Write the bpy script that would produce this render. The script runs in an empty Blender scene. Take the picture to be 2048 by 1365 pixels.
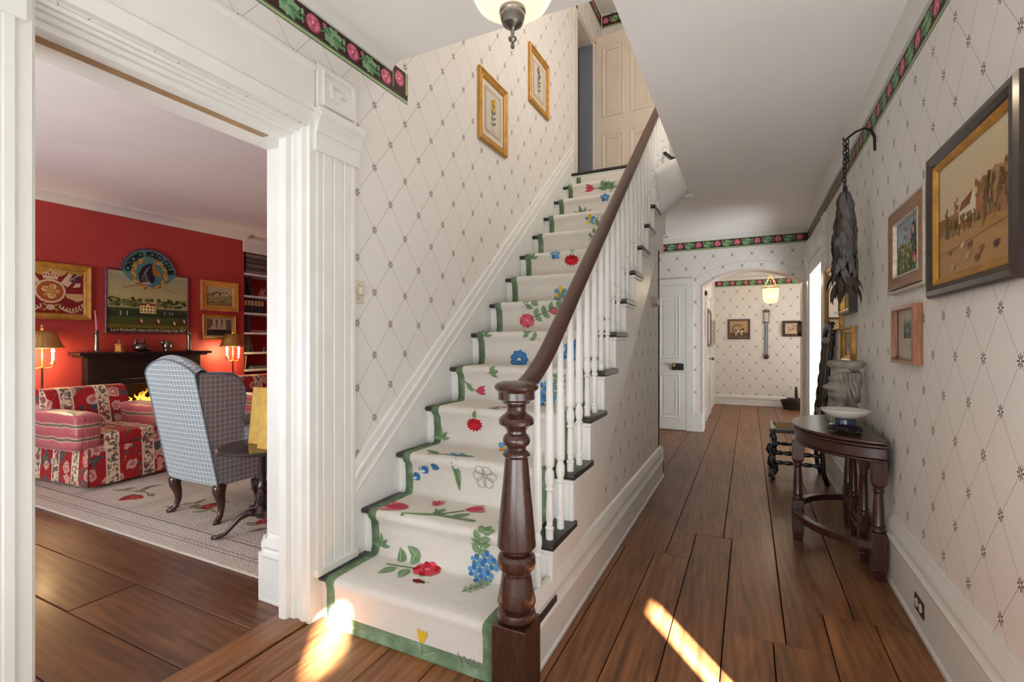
import bpy, bmesh, math, random
from math import sin, cos, pi, sqrt, atan2, radians
from mathutils import Matrix, Vector
random.seed(7)
scene = bpy.context.scene
col = scene.collection

# ------------------------------------------------------------------ camera
cam_data = bpy.data.cameras.new('camera')
cam_data.sensor_width = 36.0
cam_data.lens = 967.0 / 2048.0 * 36.0
cam_data.shift_y = 1.5 / 2048.0
cam_data.clip_start = 0.02
cam = bpy.data.objects.new('camera', cam_data)
col.objects.link(cam)
cam.location = (0, 0, 1.28)
cam.rotation_euler = (pi / 2, 0, atan2(474, 967))
scene.camera = cam

# ------------------------------------------------------------------ world, sun, daylight, exposure
world = bpy.data.worlds.new('world'); scene.world = world
world.use_nodes = True
wn = world.node_tree.nodes; wl = world.node_tree.links
sky = wn.new('ShaderNodeTexSky'); sky.sky_type = 'NISHITA'; sky.sun_disc = False
sky.sun_elevation = radians(25); sky.sun_rotation = radians(140)
wl.new(sky.outputs['Color'], wn['Background'].inputs['Color'])
wn['Background'].inputs['Strength'].default_value = 0.12

def add_light(name, kind, loc, energy, color=(1, 1, 1), size=1.0, size_y=None, rot=None, target=None, spread=None):
    d = bpy.data.lights.new(name, kind); d.energy = energy; d.color = color
    if kind == 'AREA':
        d.size = size
        if size_y: d.shape = 'RECTANGLE'; d.size_y = size_y
        if spread: d.spread = radians(spread)
    elif kind in ('POINT', 'SPOT'):
        d.shadow_soft_size = size
    o = bpy.data.objects.new(name, d); col.objects.link(o); o.location = loc
    if target is not None:
        o.rotation_euler = (Vector(target) - Vector(loc)).to_track_quat('-Z', 'Y').to_euler()
    elif rot: o.rotation_euler = rot
    return o

SUN_DIR = Vector((-0.62, 0.785, -math.tan(radians(25)))).normalized()
sun = add_light('sun', 'SUN', (3, -4, 4), 270.0, (1.0, 0.97, 0.93))
sun.data.angle = radians(1.6)
sun.rotation_euler = SUN_DIR.to_track_quat('-Z', 'Y').to_euler()
DAY = (0.94, 0.975, 1.0)
# glazed front door and its transom behind the camera
add_light('daylight_front_door', 'AREA', (-0.55, -1.52, 1.0), 72, DAY, 2.0, 1.7, target=(-0.50, 0.4, 2.5))
# doorway to the bright room on the right, beside the camera
add_light('daylight_side_room', 'AREA', (0.67, 0.6, 1.0), 28, DAY, 1.3, 1.7, target=(-0.2, 1.0, 2.0))
# living-room front windows
add_light('daylight_living_room', 'AREA', (-4.0, -1.5, 1.3), 160, (0.88, 0.95, 1.0), 2.8, 1.7, target=(-4.0, 0.8, 2.4))
# upstairs hall window above the stairs
add_light('daylight_upper_hall', 'AREA', (0.3, 3.6, 4.6), 34, (1.0, 0.9, 0.81), 1.4, 1.6, target=(-1.6, 4.0, 3.6))
add_light('daylight_bedroom', 'AREA', (-3.2, 6.4, 4.4), 1.5, (0.82, 0.9, 1.0), 1.0, 1.4, target=(-1.9, 5.7, 4.2))
# added unseen lamps: mid-hall fill through the side doorway, and back-hall fill
add_light('fill_mid_hall', 'AREA', (2.1, 5.6, 0.9), 95, DAY, 1.2, 1.5, target=(0.6, 6.4, 2.0))
add_light('fill_back_hall', 'AREA', (1.75, 9.4, 1.4), 22, (1.0, 0.97, 0.94), 1.6, 1.8, target=(-0.6, 9.6, 1.2))

vs = scene.view_settings
vs.view_transform = 'Standard'
try: vs.look = 'None'
except Exception: pass
vs.exposure = 0.2; vs.gamma = 1.0; vs.use_curve_mapping = False
scene.display_settings.display_device = 'sRGB'
cy = scene.cycles
cy.use_denoising = True
cy.max_bounces = 9; cy.diffuse_bounces = 8; cy.glossy_bounces = 3; cy.transmission_bounces = 6
cy.caustics_reflective = False; cy.caustics_refractive = False
cy.sample_clamp_indirect = 6.0
cy.use_light_tree = True

# ------------------------------------------------------------------ colour + material helpers
def lin(c):
    c = c / 255.0
    return c / 12.92 if c <= 0.04045 else ((c + 0.055) / 1.055) ** 2.4
def S(r, g, b, a=1.0): return (lin(r), lin(g), lin(b), a)

class NT:
    def __init__(s, name):
        m = bpy.data.materials.new(name); m.use_nodes = True
        s.m = m; s.n = m.node_tree.nodes; s.l = m.node_tree.links
        s.b = s.n['Principled BSDF']
    def node(s, t, **kw):
        n = s.n.new(t)
        for k, v in kw.items(): setattr(n, k, v)
        return n
    def put(s, sock, v):
        if hasattr(v, 'is_output') or isinstance(v, bpy.types.NodeSocket): s.l.new(v, sock)
        else: sock.default_value = v
    def math(s, op, a, b=None, c=None, clamp=False):
        n = s.n.new('ShaderNodeMath'); n.operation = op; n.use_clamp = clamp
        s.put(n.inputs[0], a)
        if b is not None: s.put(n.inputs[1], b)
        if c is not None: s.put(n.inputs[2], c)
        return n.outputs[0]
    def mix(s, f, a, b, mode='MIX'):
        n = s.n.new('ShaderNodeMix'); n.data_type = 'RGBA'; n.blend_type = mode
        s.put(n.inputs[0], f); s.put(n.inputs[6], a); s.put(n.inputs[7], b)
        return n.outputs[2]
    def noise(s, vec, scale, detail=3.0, rough=0.55, dist=0.0):
        n = s.n.new('ShaderNodeTexNoise'); n.inputs['Scale'].default_value = scale
        n.inputs['Detail'].default_value = detail; n.inputs['Roughness'].default_value = rough
        n.inputs['Distortion'].default_value = dist
        if vec is not None: s.l.new(vec, n.inputs['Vector'])
        return n.outputs[0]
    def ramp(s, f, stops):
        n = s.n.new('ShaderNodeValToRGB'); e = n.color_ramp.elements
        while len(e) < len(stops): e.new(0.5)
        for i, (p, c) in enumerate(stops): e[i].position = p; e[i].color = c
        s.put(n.inputs[0], f); return n.outputs[0]
    def mapping(s, vec, scale=(1, 1, 1), loc=(0, 0, 0), rot=(0, 0, 0)):
        n = s.n.new('ShaderNodeMapping')
        n.inputs['Scale'].default_value = scale; n.inputs['Location'].default_value = loc; n.inputs['Rotation'].default_value = rot
        s.l.new(vec, n.inputs['Vector']); return n.outputs[0]
    def objco(s): return s.node('ShaderNodeTexCoord').outputs['Object']
    def pos(s): return s.node('ShaderNodeNewGeometry').outputs['Position']
    def xyz(s, v):
        n = s.n.new('ShaderNodeSeparateXYZ'); s.l.new(v, n.inputs[0]); return n.outputs
    def bump(s, h, strength=0.3, dist=0.002):
        n = s.n.new('ShaderNodeBump'); n.inputs['Strength'].default_value = strength; n.inputs['Distance'].default_value = dist
        s.l.new(h, n.inputs['Height']); s.l.new(n.outputs[0], s.b.inputs['Normal'])
    def base(s, c): s.put(s.b.inputs['Base Color'], c)
    def rough(s, r): s.put(s.b.inputs['Roughness'], r)
    def spec(s, v): s.b.inputs['Specular IOR Level'].default_value = v
    def metal(s, v): s.b.inputs['Metallic'].default_value = v
    def coat(s, w, r=0.1): s.b.inputs['Coat Weight'].default_value = w; s.b.inputs['Coat Roughness'].default_value = r

def pm(name, c1, c2=None, scale=20.0, rough=0.5, metal=0.0, bump=0.0, bscale=None, bdist=0.002, coat=0.0, spec=0.5, stretch=(1, 1, 1), rot=(0,0,0)):
    t = NT(name); v = t.mapping(t.objco(), stretch, rot=rot)
    if c2 is None: c2 = tuple(x * 0.86 for x in c1[:3]) + (1,)
    f = t.noise(v, scale, 4.0)
    t.base(t.ramp(f, [(0.3, c2), (0.7, c1)]))
    t.rough(rough); t.metal(metal); t.spec(spec)
    if coat: t.coat(coat)
    if bump: t.bump(t.noise(v, bscale or scale * 2, 4.0), bump, bdist)
    return t.m

def wood(name, c1, c2, c3, axis='Y', scale=1.0, rough=0.38, coat=0.15, bump=0.15, spec=0.5):
    """boards with grain along one axis; every object gets its own cut of the wood"""
    t = NT(name); co = t.objco()
    rnd = t.node('ShaderNodeObjectInfo').outputs['Random']
    st = {'X': (0.7, 9, 9), 'Y': (9, 0.7, 9), 'Z': (9, 9, 0.7)}[axis]
    st = tuple(s * scale for s in st)
    cmb = t.node('ShaderNodeCombineXYZ')
    r40 = t.math('MULTIPLY', rnd, 40.0)
    for i in range(3): t.l.new(r40, cmb.inputs[i])
    add = t.node('ShaderNodeVectorMath', operation='ADD'); t.l.new(co, add.inputs[0]); t.l.new(cmb.outputs[0], add.inputs[1])
    v = t.mapping(add.outputs[0], st)
    g1 = t.noise(v, 1.3, 6.0, 0.62, 1.6)
    w = t.node('ShaderNodeTexWave', wave_type='BANDS', bands_direction='DIAGONAL')
    w.inputs['Scale'].default_value = 1.6; w.inputs['Distortion'].default_value = 7.0; w.inputs['Detail'].default_value = 3.0; w.inputs['Detail Scale'].default_value = 1.2
    t.l.new(v, w.inputs['Vector'])
    fine = t.noise(t.mapping(add.outputs[0], tuple(s * (9 if s > 2 * scale else 3) for s in st)), 1.5, 3.0, 0.7)
    f = t.math('ADD', t.math('MULTIPLY', g1, 0.72), t.math('MULTIPLY', w.outputs['Fac'], 0.09))
    f = t.math('ADD', f, t.math('MULTIPLY', fine, 0.22))
    c = t.ramp(f, [(0.30, c3), (0.47, c2), (0.68, c1)])
    tone = t.math('ADD', 0.84, t.math('MULTIPLY', rnd, 0.3))
    hsv = t.node('ShaderNodeHueSaturation'); t.l.new(c, hsv.inputs['Color']); t.l.new(tone, hsv.inputs['Value'])
    blot = t.noise(co, 2.2, 3.0)
    c = t.mix(t.math('MULTIPLY', t.math('SUBTRACT', blot, 0.42, clamp=True), 0.9), hsv.outputs[0], c3)
    t.base(c); t.spec(spec)
    t.rough(t.math('ADD', rough - 0.1, t.math('MULTIPLY', fine, 0.22)))
    t.coat(coat, 0.18)
    if bump: t.bump(fine, bump, 0.0015)
    return t.m

def wallpaper(name, axis, u0, z0, a=0.2415, b=0.317, bg=S(225, 221, 215), ink=S(84, 66, 46)):
    """cream paper with a lattice of thin lines and an eight-petalled sprig at each crossing"""
    t = NT(name); p = t.xyz(t.pos())
    u = t.math('DIVIDE', t.math('SUBTRACT', p[0 if axis == 'X' else 1], u0), a)
    v = t.math('DIVIDE', t.math('SUBTRACT', p[2], z0), b)
    s = t.math('ADD', u, v); q = t.math('SUBTRACT', u, v)
    fs = t.math('SUBTRACT', s, t.math('ROUND', s)); fq = t.math('SUBTRACT', q, t.math('ROUND', q))
    du = t.math('MULTIPLY', t.math('ADD', fs, fq), a / 2)
    dz = t.math('MULTIPLY', t.math('SUBTRACT', fs, fq), b / 2 * 0.85)
    r = t.math('SQRT', t.math('ADD', t.math('MULTIPLY', du, du), t.math('MULTIPLY', dz, dz)))
    ang = t.math('ARCTAN2', dz, du)
    pet = t.math('MULTIPLY', t.math('POWER', t.math('ABSOLUTE', t.math('COSINE', t.math('MULTIPLY', ang, 4.0))), 1.3), 0.0205)
    m1 = t.math('LESS_THAN', r, pet); m2 = t.math('GREATER_THAN', r, 0.0046)
    motif = t.math('MULTIPLY', m1, m2)
    k = 1.0 / sqrt(1 / a ** 2 + 1 / b ** 2)
    dl = t.math('MULTIPLY', t.math('MINIMUM', t.math('ABSOLUTE', fs), t.math('ABSOLUTE', fq)), k)
    line = t.math('MULTIPLY', t.math('LESS_THAN', dl, 0.0009), t.math('GREATER_THAN', r, 0.023))
    f = t.math('MAXIMUM', motif, t.math('MULTIPLY', line, 0.85))
    n = t.noise(t.pos(), 3.0, 2.0)
    bgc = t.mix(n, bg, tuple(x * 0.97 for x in bg[:3]) + (1,))
    t.base(t.mix(f, bgc, ink)); t.rough(0.6); t.spec(0.25)
    w = t.noise(t.mapping(t.pos(), (300, 300, 30)), 1.0, 2.0)
    t.bump(w, 0.05, 0.0005)
    return t.m

def printed(name, rough=0.6, grain=0.12, gscale=60.0, bump=0.0, spec=0.3, bscale=300.0):
    """colours come with the printed shapes (colour attribute), broken up a little by noise"""
    t = NT(name)
    a = t.node('ShaderNodeVertexColor', layer_name='Col')
    n = t.noise(t.objco(), gscale, 4.0)
    k = t.math('ADD', 1.0 - grain, t.math('MULTIPLY', n, grain * 2))
    hsv = t.node('ShaderNodeHueSaturation'); t.l.new(a.outputs[0], hsv.inputs['Color']); t.l.new(k, hsv.inputs['Value'])
    t.base(hsv.outputs[0]); t.rough(rough); t.spec(spec)
    if bump: t.bump(t.noise(t.objco(), bscale, 3.0), bump, 0.003)
    return t.m

# ------------------------------------------------------------------ mesh helpers
class MB:
    def __init__(s): s.v = []; s.f = []; s.m = []; s.c = []; s.M = None; s.mi = 0; s.col = None
    def add(s, vs_, fs):
        k = len(s.v)
        for p in vs_:
            p = Vector(p)
            s.v.append(tuple(s.M @ p) if s.M is not None else tuple(p))
        for f in fs:
            s.f.append([k + i for i in f]); s.m.append(s.mi); s.c.append(s.col)
        return s
    def box(s, x0, x1, y0, y1, z0, z1):
        s.add([(x0, y0, z0), (x1, y0, z0), (x1, y1, z0), (x0, y1, z0), (x0, y0, z1), (x1, y0, z1), (x1, y1, z1), (x0, y1, z1)],
              [(0, 3, 2, 1), (4, 5, 6, 7), (0, 1, 5, 4), (1, 2, 6, 5), (2, 3, 7, 6), (3, 0, 4, 7)]); return s
    def taper(s, c0, h0, c1, h1):
        """box between two rectangles: centre and half sizes (x,y) at two heights"""
        q = []
        for (c, h) in ((c0, h0), (c1, h1)):
            for sx, sy in ((-1, -1), (1, -1), (1, 1), (-1, 1)): q.append((c[0] + sx * h[0], c[1] + sy * h[1], c[2]))
        s.add(q, [(0, 3, 2, 1), (4, 5, 6, 7), (0, 1, 5, 4), (1, 2, 6, 5), (2, 3, 7, 6), (3, 0, 4, 7)]); return s
    def lathe(s, prof, c=(0, 0, 0), seg=20, sx=1.0, sy=1.0):
        n = len(prof); q = []
        for (r, z) in prof:
            for i in range(seg):
                t = 2 * pi * i / seg; q.append((c[0] + r * sx * cos(t), c[1] + r * sy * sin(t), c[2] + z))
        fs = [(j * seg + i, j * seg + (i + 1) % seg, (j + 1) * seg + (i + 1) % seg, (j + 1) * seg + i) for j in range(n - 1) for i in range(seg)]
        if prof[0][0] > 1e-5: fs.append(tuple(reversed(range(seg))))
        if prof[-1][0] > 1e-5: fs.append(tuple((n - 1) * seg + i for i in range(seg)))
        s.add(q, fs); return s
    def tube(s, path, rad, seg=8, flat=1.0, cap=True):
        P = [Vector(p) for p in path]; n = len(P)
        if not hasattr(rad, '__len__'): rad = [rad] * n
        q = []; up = None
        for i in range(n):
            d = (P[min(i + 1, n - 1)] - P[max(i - 1, 0)]).normalized()
            if up is None: up = Vector((0, 0, 1)) if abs(d.z) < 0.9 else Vector((1, 0, 0))
            a = d.cross(up).normalized() if d.cross(up).length > 1e-4 else d.orthogonal().normalized()
            b = a.cross(d).normalized(); up = b
            for k in range(seg):
                t = 2 * pi * k / seg; q.append(tuple(P[i] + a * (rad[i] * cos(t)) + b * (rad[i] * flat * sin(t))))
        fs = [(j * seg + i, j * seg + (i + 1) % seg, (j + 1) * seg + (i + 1) % seg, (j + 1) * seg + i) for j in range(n - 1) for i in range(seg)]
        if cap: fs.append(tuple(reversed(range(seg)))); fs.append(tuple((n - 1) * seg + i for i in range(seg)))
        s.add(q, fs); return s
    def prism(s, prof, o, u, v, d):
        """closed 2-D profile in axes u,v at o, pushed along d"""
        o, u, v, d = Vector(o), Vector(u), Vector(v), Vector(d); n = len(prof)
        a = [o + u * p[0] + v * p[1] for p in prof]
        s.add(a + [p + d for p in a], [tuple(range(n - 1, -1, -1)), tuple(range(n, 2 * n))] + [(i, (i + 1) % n, n + (i + 1) % n, n + i) for i in range(n)])
        return s
    def ell(s, c, r, seg=14, rings=8):
        q = [(c[0], c[1], c[2] - r[2])]
        for j in range(1, rings):
            p = -pi / 2 + pi * j / rings
            for i in range(seg):
                t = 2 * pi * i / seg; q.append((c[0] + r[0] * cos(p) * cos(t), c[1] + r[1] * cos(p) * sin(t), c[2] + r[2] * sin(p)))
        q.append((c[0], c[1], c[2] + r[2])); L = len(q) - 1
        fs = [(0, 1 + (i + 1) % seg, 1 + i) for i in range(seg)]
        for j in range(rings - 2):
            for i in range(seg):
                a = 1 + j * seg + i; b = 1 + j * seg + (i + 1) % seg; fs.append((a, b, b + seg, a + seg))
        fs += [(L, L - seg + i, L - seg + (i + 1) % seg) for i in range(seg)]
        s.add(q, fs); return s
    def grid(s, fn, nu, nv, closed_u=False):
        q = [fn(i / nu, j / nv) for j in range(nv + 1) for i in range(nu + 1)]
        s.add(q, [(j * (nu + 1) + i, j * (nu + 1) + i + 1, (j + 1) * (nu + 1) + i + 1, (j + 1) * (nu + 1) + i) for j in range(nv) for i in range(nu)]); return s
    def build(s, name, mat, parent=None, world=True, smooth=False, bevel=0.0, seg=2, subd=0, solid=0.0, weld=False):
        me = bpy.data.meshes.new(name)
        me.from_pydata(s.v, [], s.f)
        mats = mat if isinstance(mat, (list, tuple)) else [mat]
        for m_ in mats: me.materials.append(m_)
        if len(mats) > 1: me.polygons.foreach_set('material_index', s.m)
        if any(c is not None for c in s.c):
            ca = me.color_attributes.new('Col', 'FLOAT_COLOR', 'CORNER'); k = 0
            for p, c in zip(me.polygons, s.c):
                c = c or (1, 1, 1, 1)
                for _ in range(p.loop_total): ca.data[k].color = c; k += 1
        if weld:
            bm = bmesh.new(); bm.from_mesh(me); bmesh.ops.remove_doubles(bm, verts=bm.verts, dist=1e-4); bm.to_mesh(me); bm.free()
        if smooth:
            me.polygons.foreach_set('use_smooth', [True] * len(me.polygons))
            if smooth != 'all':
                try: me.set_sharp_from_angle(angle=radians(26))
                except Exception: pass
        me.update()
        o = bpy.data.objects.new(name, me); col.objects.link(o)
        if parent is not None:
            o.parent = parent
            if world and parent.name in ROOTM: o.matrix_parent_inverse = ROOTM[parent.name].inverted()
        if bevel:
            b = o.modifiers.new('bevel', 'BEVEL'); b.width = bevel; b.segments = seg; b.limit_method = 'ANGLE'; b.angle_limit = radians(35)
            b.harden_normals = False
        if subd:
            b = o.modifiers.new('subd', 'SUBSURF'); b.levels = subd; b.render_levels = subd
        if solid:
            b = o.modifiers.new('solid', 'SOLIDIFY'); b.thickness = solid; b.offset = -1
        return o

ROOTM = {}
def thing(name, label, cat, loc=(0, 0, 0), rz=0.0, group=None):
    o = bpy.data.objects.new(name, None); col.objects.link(o); o.empty_display_size = 0.05
    o.location = loc; o.rotation_euler = (0, 0, rz)
    ROOTM[o.name] = Matrix.Translation(loc) @ Matrix.Rotation(rz, 4, 'Z')
    return tag(o, label, cat, group)
def tag(o, label=None, cat=None, group=None, kind=None):
    if label: o['label'] = label
    if cat: o['category'] = cat
    if group: o['group'] = group
    if kind: o['kind'] = kind
    return o
def struct(o, label=None): o['kind'] = 'structure'; return tag(o, label)
def copy_tree(o, parent=None):
    c = o.copy(); col.objects.link(c)
    if parent is not None: c.parent = parent
    if o.name in ROOTM: ROOTM[c.name] = ROOTM[o.name].copy()
    for ch in list(o.children): copy_tree(ch, c)
    return c

class Pic:
    """flat printed shapes in a local (u,v) frame, stacked in hair-thin layers"""
    def __init__(s, place, step=0.00025, total=0.003): s.place = place; s.h = 0.0; s.step = step; s.total = total; s.ops = []
    def put(s, pts, faces, c): s.ops.append((pts, faces, c)); return s
    def poly(s, pts, c): return s.put(list(pts), [tuple(range(len(pts)))], c)
    def fan(s, ctr, pts, c):
        n = len(pts); return s.put([ctr] + list(pts), [(0, 1 + i, 1 + (i + 1) % n) for i in range(n)], c)
    def rect(s, u0, v0, u1, v1, c): return s.poly([(u0, v0), (u1, v0), (u1, v1), (u0, v1)], c)
    def ell(s, u, v, a, b, c, rot=0.0, n=14):
        return s.fan((u, v), [(u + a * cos(t) * cos(rot) - b * sin(t) * sin(rot), v + a * cos(t) * sin(rot) + b * sin(t) * cos(rot)) for t in [2 * pi * i / n for i in range(n)]], c)
    def leaf(s, u, v, L, W, rot, c, c2=None):
        """pointed leaf from its stalk end (u,v)"""
        n = 7; up = []; dn = []
        for i in range(n + 1):
            t = i / n; w = W * sin(pi * t ** 0.8) * 0.5
            up.append((t * L, w)); dn.append((t * L, -w))
        R = lambda p: (u + p[0] * cos(rot) - p[1] * sin(rot), v + p[0] * sin(rot) + p[1] * cos(rot))
        s.fan(R((L * 0.5, 0)), [R(p) for p in up] + [R(p) for p in reversed(dn[1:-1])], c)
        if c2: s.line([R((L * 0.05, 0)), R((L * 0.9, 0))], W * 0.09, c2)
        return s
    def line(s, pts, w, c):
        q = []; fs = []
        for (a, b) in zip(pts, pts[1:]):
            dx, dy = b[0] - a[0], b[1] - a[1]; L = math.hypot(dx, dy) or 1e-6; nx, ny = -dy / L * w / 2, dx / L * w / 2; k = len(q)
            q += [(a[0] + nx, a[1] + ny), (a[0] - nx, a[1] - ny), (b[0] - nx, b[1] - ny), (b[0] + nx, b[1] + ny)]; fs.append((k, k + 1, k + 2, k + 3))
        return s.put(q, fs, c)
    def ring(s, u, v, r0, r1, c, a0=0.0, a1=2 * pi, n=28, sy=1.0):
        q = []
        for i in range(n + 1):
            t = a0 + (a1 - a0) * i / n
            for r in (r0, r1): q.append((u + r * cos(t), v + r * sy * sin(t)))
        return s.put(q, [(2 * i, 2 * i + 1, 2 * i + 3, 2 * i + 2) for i in range(n)], c)
    def build(s, name, mat, parent=None, **k):
        b = MB(); st = min(s.step, s.total / max(1, len(s.ops)))
        for i, (pts, fs, c) in enumerate(s.ops):
            h = s.h + st * (i + 1); b.col = c; b.add([s.place(p[0], p[1], h) for p in pts], fs)
        return b.build(name, mat, parent, **k)

def text_mesh(body, size, place, h=0.0, align='LEFT', font_shear=0.0, bold=0.0):
    """letters as flat geometry: returns (verts, faces) placed through place(u,v,h)"""
    cu = bpy.data.curves.new('lettering', 'FONT'); cu.body = body; cu.size = size; cu.align_x = align; cu.shear = font_shear; cu.offset = bold
    cu.resolution_u = 3
    ob = bpy.data.objects.new('lettering', cu); col.objects.link(ob)
    dg = bpy.context.evaluated_depsgraph_get(); me = bpy.data.meshes.new_from_object(ob.evaluated_get(dg))
    vs_ = [place(v.co.x, v.co.y, h) for v in me.vertices]; fs = [tuple(p.vertices) for p in me.polygons]
    bpy.data.objects.remove(ob); bpy.data.curves.remove(cu); bpy.data.meshes.remove(me)
    return vs_, fs

# ------------------------------------------------------------------ shared materials
M = {}
M['trim'] = pm('white_gloss_paint', S(226, 225, 220), S(220, 219, 213), 6, 0.36, bump=0.04, bscale=14, spec=0.4)
M['ceil'] = pm('ceiling_plaster', S(244, 243, 241), S(239, 238, 235), 2.0, 0.85, bump=0.12, bscale=9, bdist=0.004, spec=0.2)
M['white'] = pm('white_paint', S(230, 230, 227), S(223, 223, 219), 8, 0.4, bump=0.05, bscale=30)
M['wp_left'] = wallpaper('wallpaper_left', 'Y', 2.000, 1.544, 0.2565, 0.3345)
M['wp_right'] = wallpaper('wallpaper_right', 'Y', 2.104, 0.591)
M['wp_spandrel'] = wallpaper('wallpaper_spandrel', 'Y', 2.59, 0.399)
M['wp_arch'] = wallpaper('wallpaper_arch', 'X', -0.933, 2.487, 0.2415, 0.3215)
M['wp_far'] = wallpaper('wallpaper_far', 'X', -0.345, 1.184, 0.2385, 0.3195)
M['wp_farL'] = wallpaper('wallpaper_far_side', 'Y', 8.0, 1.184, 0.2385, 0.3195)
M['red'] = pm('red_wall_paint', S(180, 70, 64), S(172, 62, 58), 2.0, 0.5, bump=0.03, bscale=120, spec=0.3)
M['floor'] = wood('old_floor_pine', S(154, 102, 60), S(120, 75, 42), S(72, 43, 25), 'Y', 1.0, 0.42, 0.07, 0.3)
M['floorX'] = wood('old_floor_oak', S(122, 80, 52), S(94, 60, 39), S(56, 36, 25), 'X', 1.0, 0.40, 0.10, 0.25)
M['thresh'] = wood('threshold_pine', S(152, 103, 62), S(126, 82, 48), S(92, 56, 33), 'Y', 1.0, 0.34, 0.25, 0.15)
M['gap'] = pm('dark_gap', S(28, 19, 14), None, 20, 0.9)
M['mahog'] = wood('dark_mahogany', S(72, 40, 28), S(58, 31, 22), S(43, 22, 16), 'Z', 3.0, 0.26, 0.5, 0.05)
M['railwood'] = wood('handrail_mahogany', S(82, 46, 32), S(70, 38, 26), S(54, 28, 20), 'Y', 2.0, 0.34, 0.2, 0.03)
M['table'] = wood('table_mahogany', S(80, 42, 30), S(62, 31, 23), S(42, 21, 16), 'Z', 3.0, 0.32, 0.3, 0.05)
M['black'] = pm('black_tread_paint', S(42, 38, 36), S(28, 25, 24), 12, 0.32, bump=0.1, bscale=40, coat=0.2)
M['ebony'] = pm('ebonised_wood', S(34, 28, 25), S(20, 17, 15), 30, 0.3, bump=0.15, bscale=60, coat=0.25)
M['gold'] = pm('gilt', S(196, 152, 78), S(150, 108, 48), 25, 0.36, 0.75, bump=0.12, bscale=80)
M['goldwood'] = pm('gold_painted_wood', S(196, 148, 62), S(160, 112, 40), 18, 0.4, 0.25, bump=0.1, bscale=60)
M['brass'] = pm('brass', S(222, 182, 112), S(196, 152, 84), 10, 0.3, 0.8)
M['pewter'] = pm('pewter', S(150, 146, 140), S(110, 106, 102), 12, 0.3, 1.0)
M['iron'] = pm('wrought_iron', S(40, 38, 37), S(26, 25, 24), 40, 0.55, 0.4, bump=0.2, bscale=90)
M['print'] = printed('printed_paper')
M['paint'] = printed('painted_canvas', 0.5, 0.16, 40, 0.15)
M['wool'] = printed('hooked_wool', 0.92, 0.14, 160, 0.6, 0.1, 260)
M['mat'] = pm('mount_card', S(222, 208, 190), S(214, 199, 180), 10, 0.8)
def glass(name, rough=0.02, tint=(1, 1, 1, 1)):
    t = NT(name); t.base(tint); t.rough(rough); t.b.inputs['Transmission Weight'].default_value = 1.0; t.b.inputs['IOR'].default_value = 1.45
    return t.m
def pane_glass(name):
    """picture glazing: mostly clear with a surface reflection"""
    t = NT(name); out = t.n['Material Output']
    tr = t.node('ShaderNodeBsdfTransparent'); gl = t.node('ShaderNodeBsdfGlossy'); gl.inputs['Roughness'].default_value = 0.03
    fr = t.node('ShaderNodeFresnel'); fr.inputs['IOR'].default_value = 1.45
    mx = t.node('ShaderNodeMixShader'); t.l.new(t.math('MULTIPLY', fr.outputs[0], 0.3), mx.inputs[0]); t.l.new(tr.outputs[0], mx.inputs[1]); t.l.new(gl.outputs[0], mx.inputs[2])
    t.l.new(mx.outputs[0], out.inputs['Surface']); return t.m
M['pane'] = pane_glass('picture_glass')
def emit(name, c, strength):
    t = NT(name); t.base(c); t.put(t.b.inputs['Emission Color'], c); t.b.inputs['Emission Strength'].default_value = strength; return t.m
# ================================================================== STRUCTURE
XL, XR = -1.80, 0.69           # hall side walls
YA, YF = 7.35, 10.85           # arch wall, far wall
ZC = 2.76                      # hall ceiling
XLR = -2.14                    # living-room side of the left wall
XRED = -6.42                   # red wall

def wbox(name, boxes, mat, label=None, **k):
    b = MB()
    for q in boxes: b.box(*q)
    return struct(b.build(name, mat, **k), label)

# ---- hall floor: sub-floor plus one object per board
floor = struct(MB().box(-2.0, 1.9, -1.7, 11.0, -0.12, -0.022).build('floor', M['gap']), 'wide old brown floorboards of the hall')
def plank(parent, x0, x1, y0, y1, mat, dz=0.0, name='plank'):
    w = 0.0022; cx, cy_ = (x0 + x1) / 2, (y0 + y1) / 2
    b = MB().box(x0 + w - cx, x1 - w - cx, y0 + w - cy_, y1 - w - cy_, -0.025, 0.0)
    o = b.build(name, mat, bevel=0.003, seg=2)
    o.location = (cx, cy_, dz); o.parent = parent; return o
def plank_poly(parent, pts, mat, name='plank'):
    cx = sum(p[0] for p in pts) / len(pts); cy_ = sum(p[1] for p in pts) / len(pts)
    o = MB().prism([(p[0] - cx, p[1] - cy_) for p in pts], (0, 0, -0.025), (1, 0, 0), (0, 1, 0), (0, 0, 0.025)).build(name, mat, bevel=0.003)
    o.location = (cx, cy_, random.uniform(-.001, .001)); o.parent = parent; return o
G = 0.0022
fx = [-1.96, -1.66, -1.36, -1.06, -0.765, -0.455, -0.15, 0.142, 0.437, 0.70]
for i in range(4): plank(floor, fx[i], fx[i + 1], 4.5, 7.5 if i < 3 else 10.9, M['floor'], random.uniform(-.001, .001))
plank(floor, fx[4], fx[5], 3.03, 7.42, M['floor']); plank(floor, fx[4], fx[5], 7.42, 10.9, M['floor'])
plank_poly(floor, [(-.455 + G, 3.03 + G), (-.316 - G, 3.03 + G), (-.316 - G, 3.44 + G), (-.15 - G, 3.44 + G), (-.15 - G, 10.9), (-.455 + G, 10.9)], M['floor'])
plank_poly(floor, [(-.10 + G, 2.345 + G), (.142 - G, 2.345 + G), (.142 - G, 7.9), (-.15 + G, 7.9), (-.15 + G, 3.44 + G), (-.10 + G, 3.44 + G)], M['floor'])
plank(floor, -.15, .142, 7.9, 10.9, M['floor'])
plank_poly(floor, [(.142 + G, 2.345 + G), (.309 - G, 2.345 + G), (.309 - G, 2.685 + G), (.437 - G, 2.685 + G), (.437 - G, 10.9), (.142 + G, 10.9)], M['floor'])
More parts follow.
